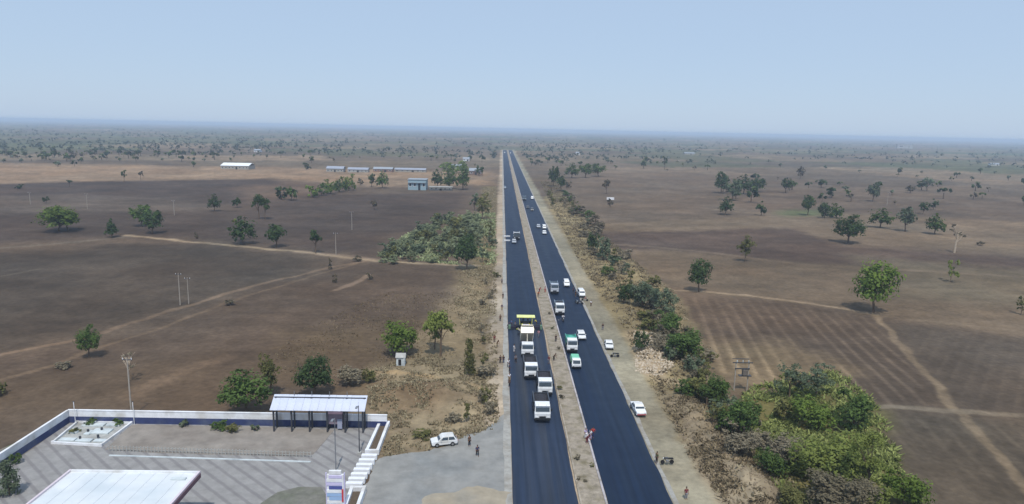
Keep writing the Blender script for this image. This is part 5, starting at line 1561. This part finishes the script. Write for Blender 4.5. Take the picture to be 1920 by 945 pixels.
for (px, py, col, lb) in ((1057, 605, 'white', 'rider in white on the motorbike ahead of the second median queue truck'),):
    p = gp(px, py, .2)
    o = person(px, py, 'ride', col, 'black', 5, lb, .2); o.location = (p.x - .1, p.y + 1.15, .2)
# paver crew on the platform
for dx, col in ((-.95, 'blue'), (.95, 'white')):
    o = person(986, 627, 'stand', col, 'navy', 0, 'paver operator in %s standing under the yellow canopy' % col, .2); o.location = (pv.location.x + dx * .55, pv.location.y + 3.45, pv.location.z + 1.81)
# ------------------------------------------------------------------ ground cover nobody could count
def tufts(name, pts, h, w, mt, seed, lean=.9, per=3):
    g = np.random.default_rng(seed)
    P = np.repeat(np.array(pts), per, 0); n = len(P)
    P = P + np.stack([g.normal(0, w * .7, n), g.normal(0, w * .7, n), np.zeros(n)], -1)
    a = g.uniform(0, 6.28, n); hh = h * g.uniform(.5, 1.5, n); ww = w * g.uniform(.5, 1.3, n)
    dx, dy = np.cos(a) * ww, np.sin(a) * ww
    lx, ly = g.normal(0, lean, n) * hh, g.normal(0, lean, n) * hh
    V = np.stack([P + np.stack([-dx, -dy, -0.05 + 0 * dx], -1), P + np.stack([dx, dy, -0.05 + 0 * dx], -1),
                  P + np.stack([dx * .5 + lx, dy * .5 + ly, hh], -1), P + np.stack([-dx * .5 + lx, -dy * .5 + ly, hh], -1)], 1).reshape(-1, 3)
    t = np.repeat(np.clip(g.normal(.5, .28, n), 0, 1), 4)
    tag(link(name, mesh_with_tint(name, V, t, mt), None), kind='stuff')
def scatter(poly_px, n, seed, thr=.48, s=3.0, flat=False):
    g = np.random.default_rng(seed)
    P = PW(poly_px); xs = [p[0] for p in P]; ys = [p[1] for p in P]
    x = g.uniform(min(xs), max(xs), n); y = g.uniform(min(ys), max(ys), n)
    k = (sdf_poly(x, y, P) < 0) & (fbm(x, y, s, seed, 3) + g.normal(0, .06, n) > thr)
    k &= ~((x > XL0 - 1.4) & (x < XR1 + 1.2))
    x, y = x[k], y[k]
    return np.stack([x, y, ground_z(x, y)], -1)
STRAW = leaf_mat('straw', S(112, 100, 78), S(172, 160, 130), .2)
STUB = leaf_mat('stubble', S(86, 74, 56), S(140, 124, 96), .1)
SCRUB = leaf_mat('scrub_twigs', S(84, 74, 58), S(142, 128, 102), .15)
WEED = leaf_mat('weeds', S(92, 100, 54), S(164, 172, 104), .25)
BANK_L = [(690, 705), (760, 668), (905, 650), (932, 660), (936, 800), (800, 845), (712, 858), (735, 792), (690, 770)]
VERGE_L = [(905, 350), (930, 350), (931, 660), (880, 660), (850, 560), (870, 505), (905, 500)]
VERGE_R = [(1012, 340), (1040, 340), (1130, 440), (1275, 560), (1330, 700), (1420, 800), (1560, 1010), (1395, 1010), (1240, 760), (1160, 600), (1090, 500)]
tufts('dry_grass', scatter(BANK_L, 12000, 11, .50), .22, .12, STRAW, 1)
tufts('dry_grass', scatter(VERGE_L, 30000, 12, .50), .26, .15, STRAW, 2, per=2)
tufts('dry_scrub', scatter(VERGE_R, 24000, 13, .52), .34, .18, SCRUB, 3, per=2)
tufts('dry_scrub', scatter([(1240, 735), (1340, 740), (1430, 830), (1560, 1010), (1395, 1010), (1290, 850)], 8000, 17, .50), .28, .16, SCRUB, 7, per=2)
tufts('straw_grass', scatter(VERGE_R, 24000, 14, .52, 5), .28, .16, STRAW, 4, per=2)
tufts('weeds', scatter([(1390, 740), (1480, 700), (1580, 700), (1650, 770), (1730, 960), (1730, 1010), (1500, 1010), (1400, 830)], 14000, 15, .44), .42, .18, WEED, 5, per=3)
tufts('weeds', scatter([(712, 480), (760, 440), (850, 405), (928, 400), (930, 500), (830, 496)], 16000, 16, .48, 8), .5, .26, leaf_mat('plantation_weeds', S(104, 112, 80), S(168, 176, 130), .2), 6, per=2)
tufts('stubble', scatter([(480, 700), (560, 620), (700, 560), (860, 505), (900, 520), (860, 640), (720, 690), (600, 730)], 12000, 18, .52, 9), .14, .14, STUB, 8, per=1)
def stones(name, pts, r, mt, seed):
    g = np.random.default_rng(seed)
    bm = bmesh.new(); bmesh.ops.create_icosphere(bm, subdivisions=1, radius=1.0)
    bv = np.array([v.co[:] for v in bm.verts]); bf = np.array([[v.index for v in f.verts] for f in bm.faces]); bm.free()
    V, F = [], []
    for i, p in enumerate(pts):
        s = r * g.uniform(.35, 1.3) * np.array([g.uniform(.7, 1.3), g.uniform(.7, 1.3), g.uniform(.5, .9)])
        V.append(bv * s * g.uniform(.8, 1.15, (len(bv), 1)) + p + np.array([0, 0, s[2] * .3])); F.append(bf + i * len(bv))
    me = bpy.data.meshes.new(name); me.from_pydata(np.concatenate(V).tolist(), [], np.concatenate(F).tolist()); me.update(); me.materials.append(mt)
    tag(link(name, me), kind='stuff')
M_RUB = mat('rubble', S(184, 170, 150), rough=.95, var=.25, scale=2)
stones('rubble', scatter([(1188, 622), (1238, 630), (1266, 690), (1240, 708), (1192, 698)], 1800, 21, .2), .24, M_RUB, 1)
stones('clods', scatter([(1235, 735), (1330, 750), (1420, 880), (1500, 1000), (1390, 1000), (1290, 855)], 2400, 22, .40), .15, mat('clods', S(132, 118, 98), rough=.95, var=.25, scale=2), 2)
stones('clods', scatter(BANK_L, 1400, 23, .5), .10, mat('bank_clods', S(128, 112, 92), rough=.95, var=.25, scale=2), 3)
# ------------------------------------------------------------------ haze: one closed box of even, thin air
def build_haze():
    mt = bpy.data.materials.new('haze')
    mt.use_nodes = True
    n, l = mt.node_tree.nodes, mt.node_tree.links
    n.remove(n['Principled BSDF'])
    pv = n.new('ShaderNodeVolumePrincipled')
    pv.inputs['Color'].default_value = (.66, .80, 1.0, 1)
    pv.inputs['Density'].default_value = HAZE_DENSITY
    pv.inputs['Anisotropy'].default_value = 0.0
    l.new(pv.outputs[0], n['Material Output'].inputs['Volume'])
    b = MB(); b.box((0, 14000, 24), (90000, 34000, 52))
    tag(b.build('haze', mt), kind='stuff')
HAZE_DENSITY = 0.00021
build_haze()
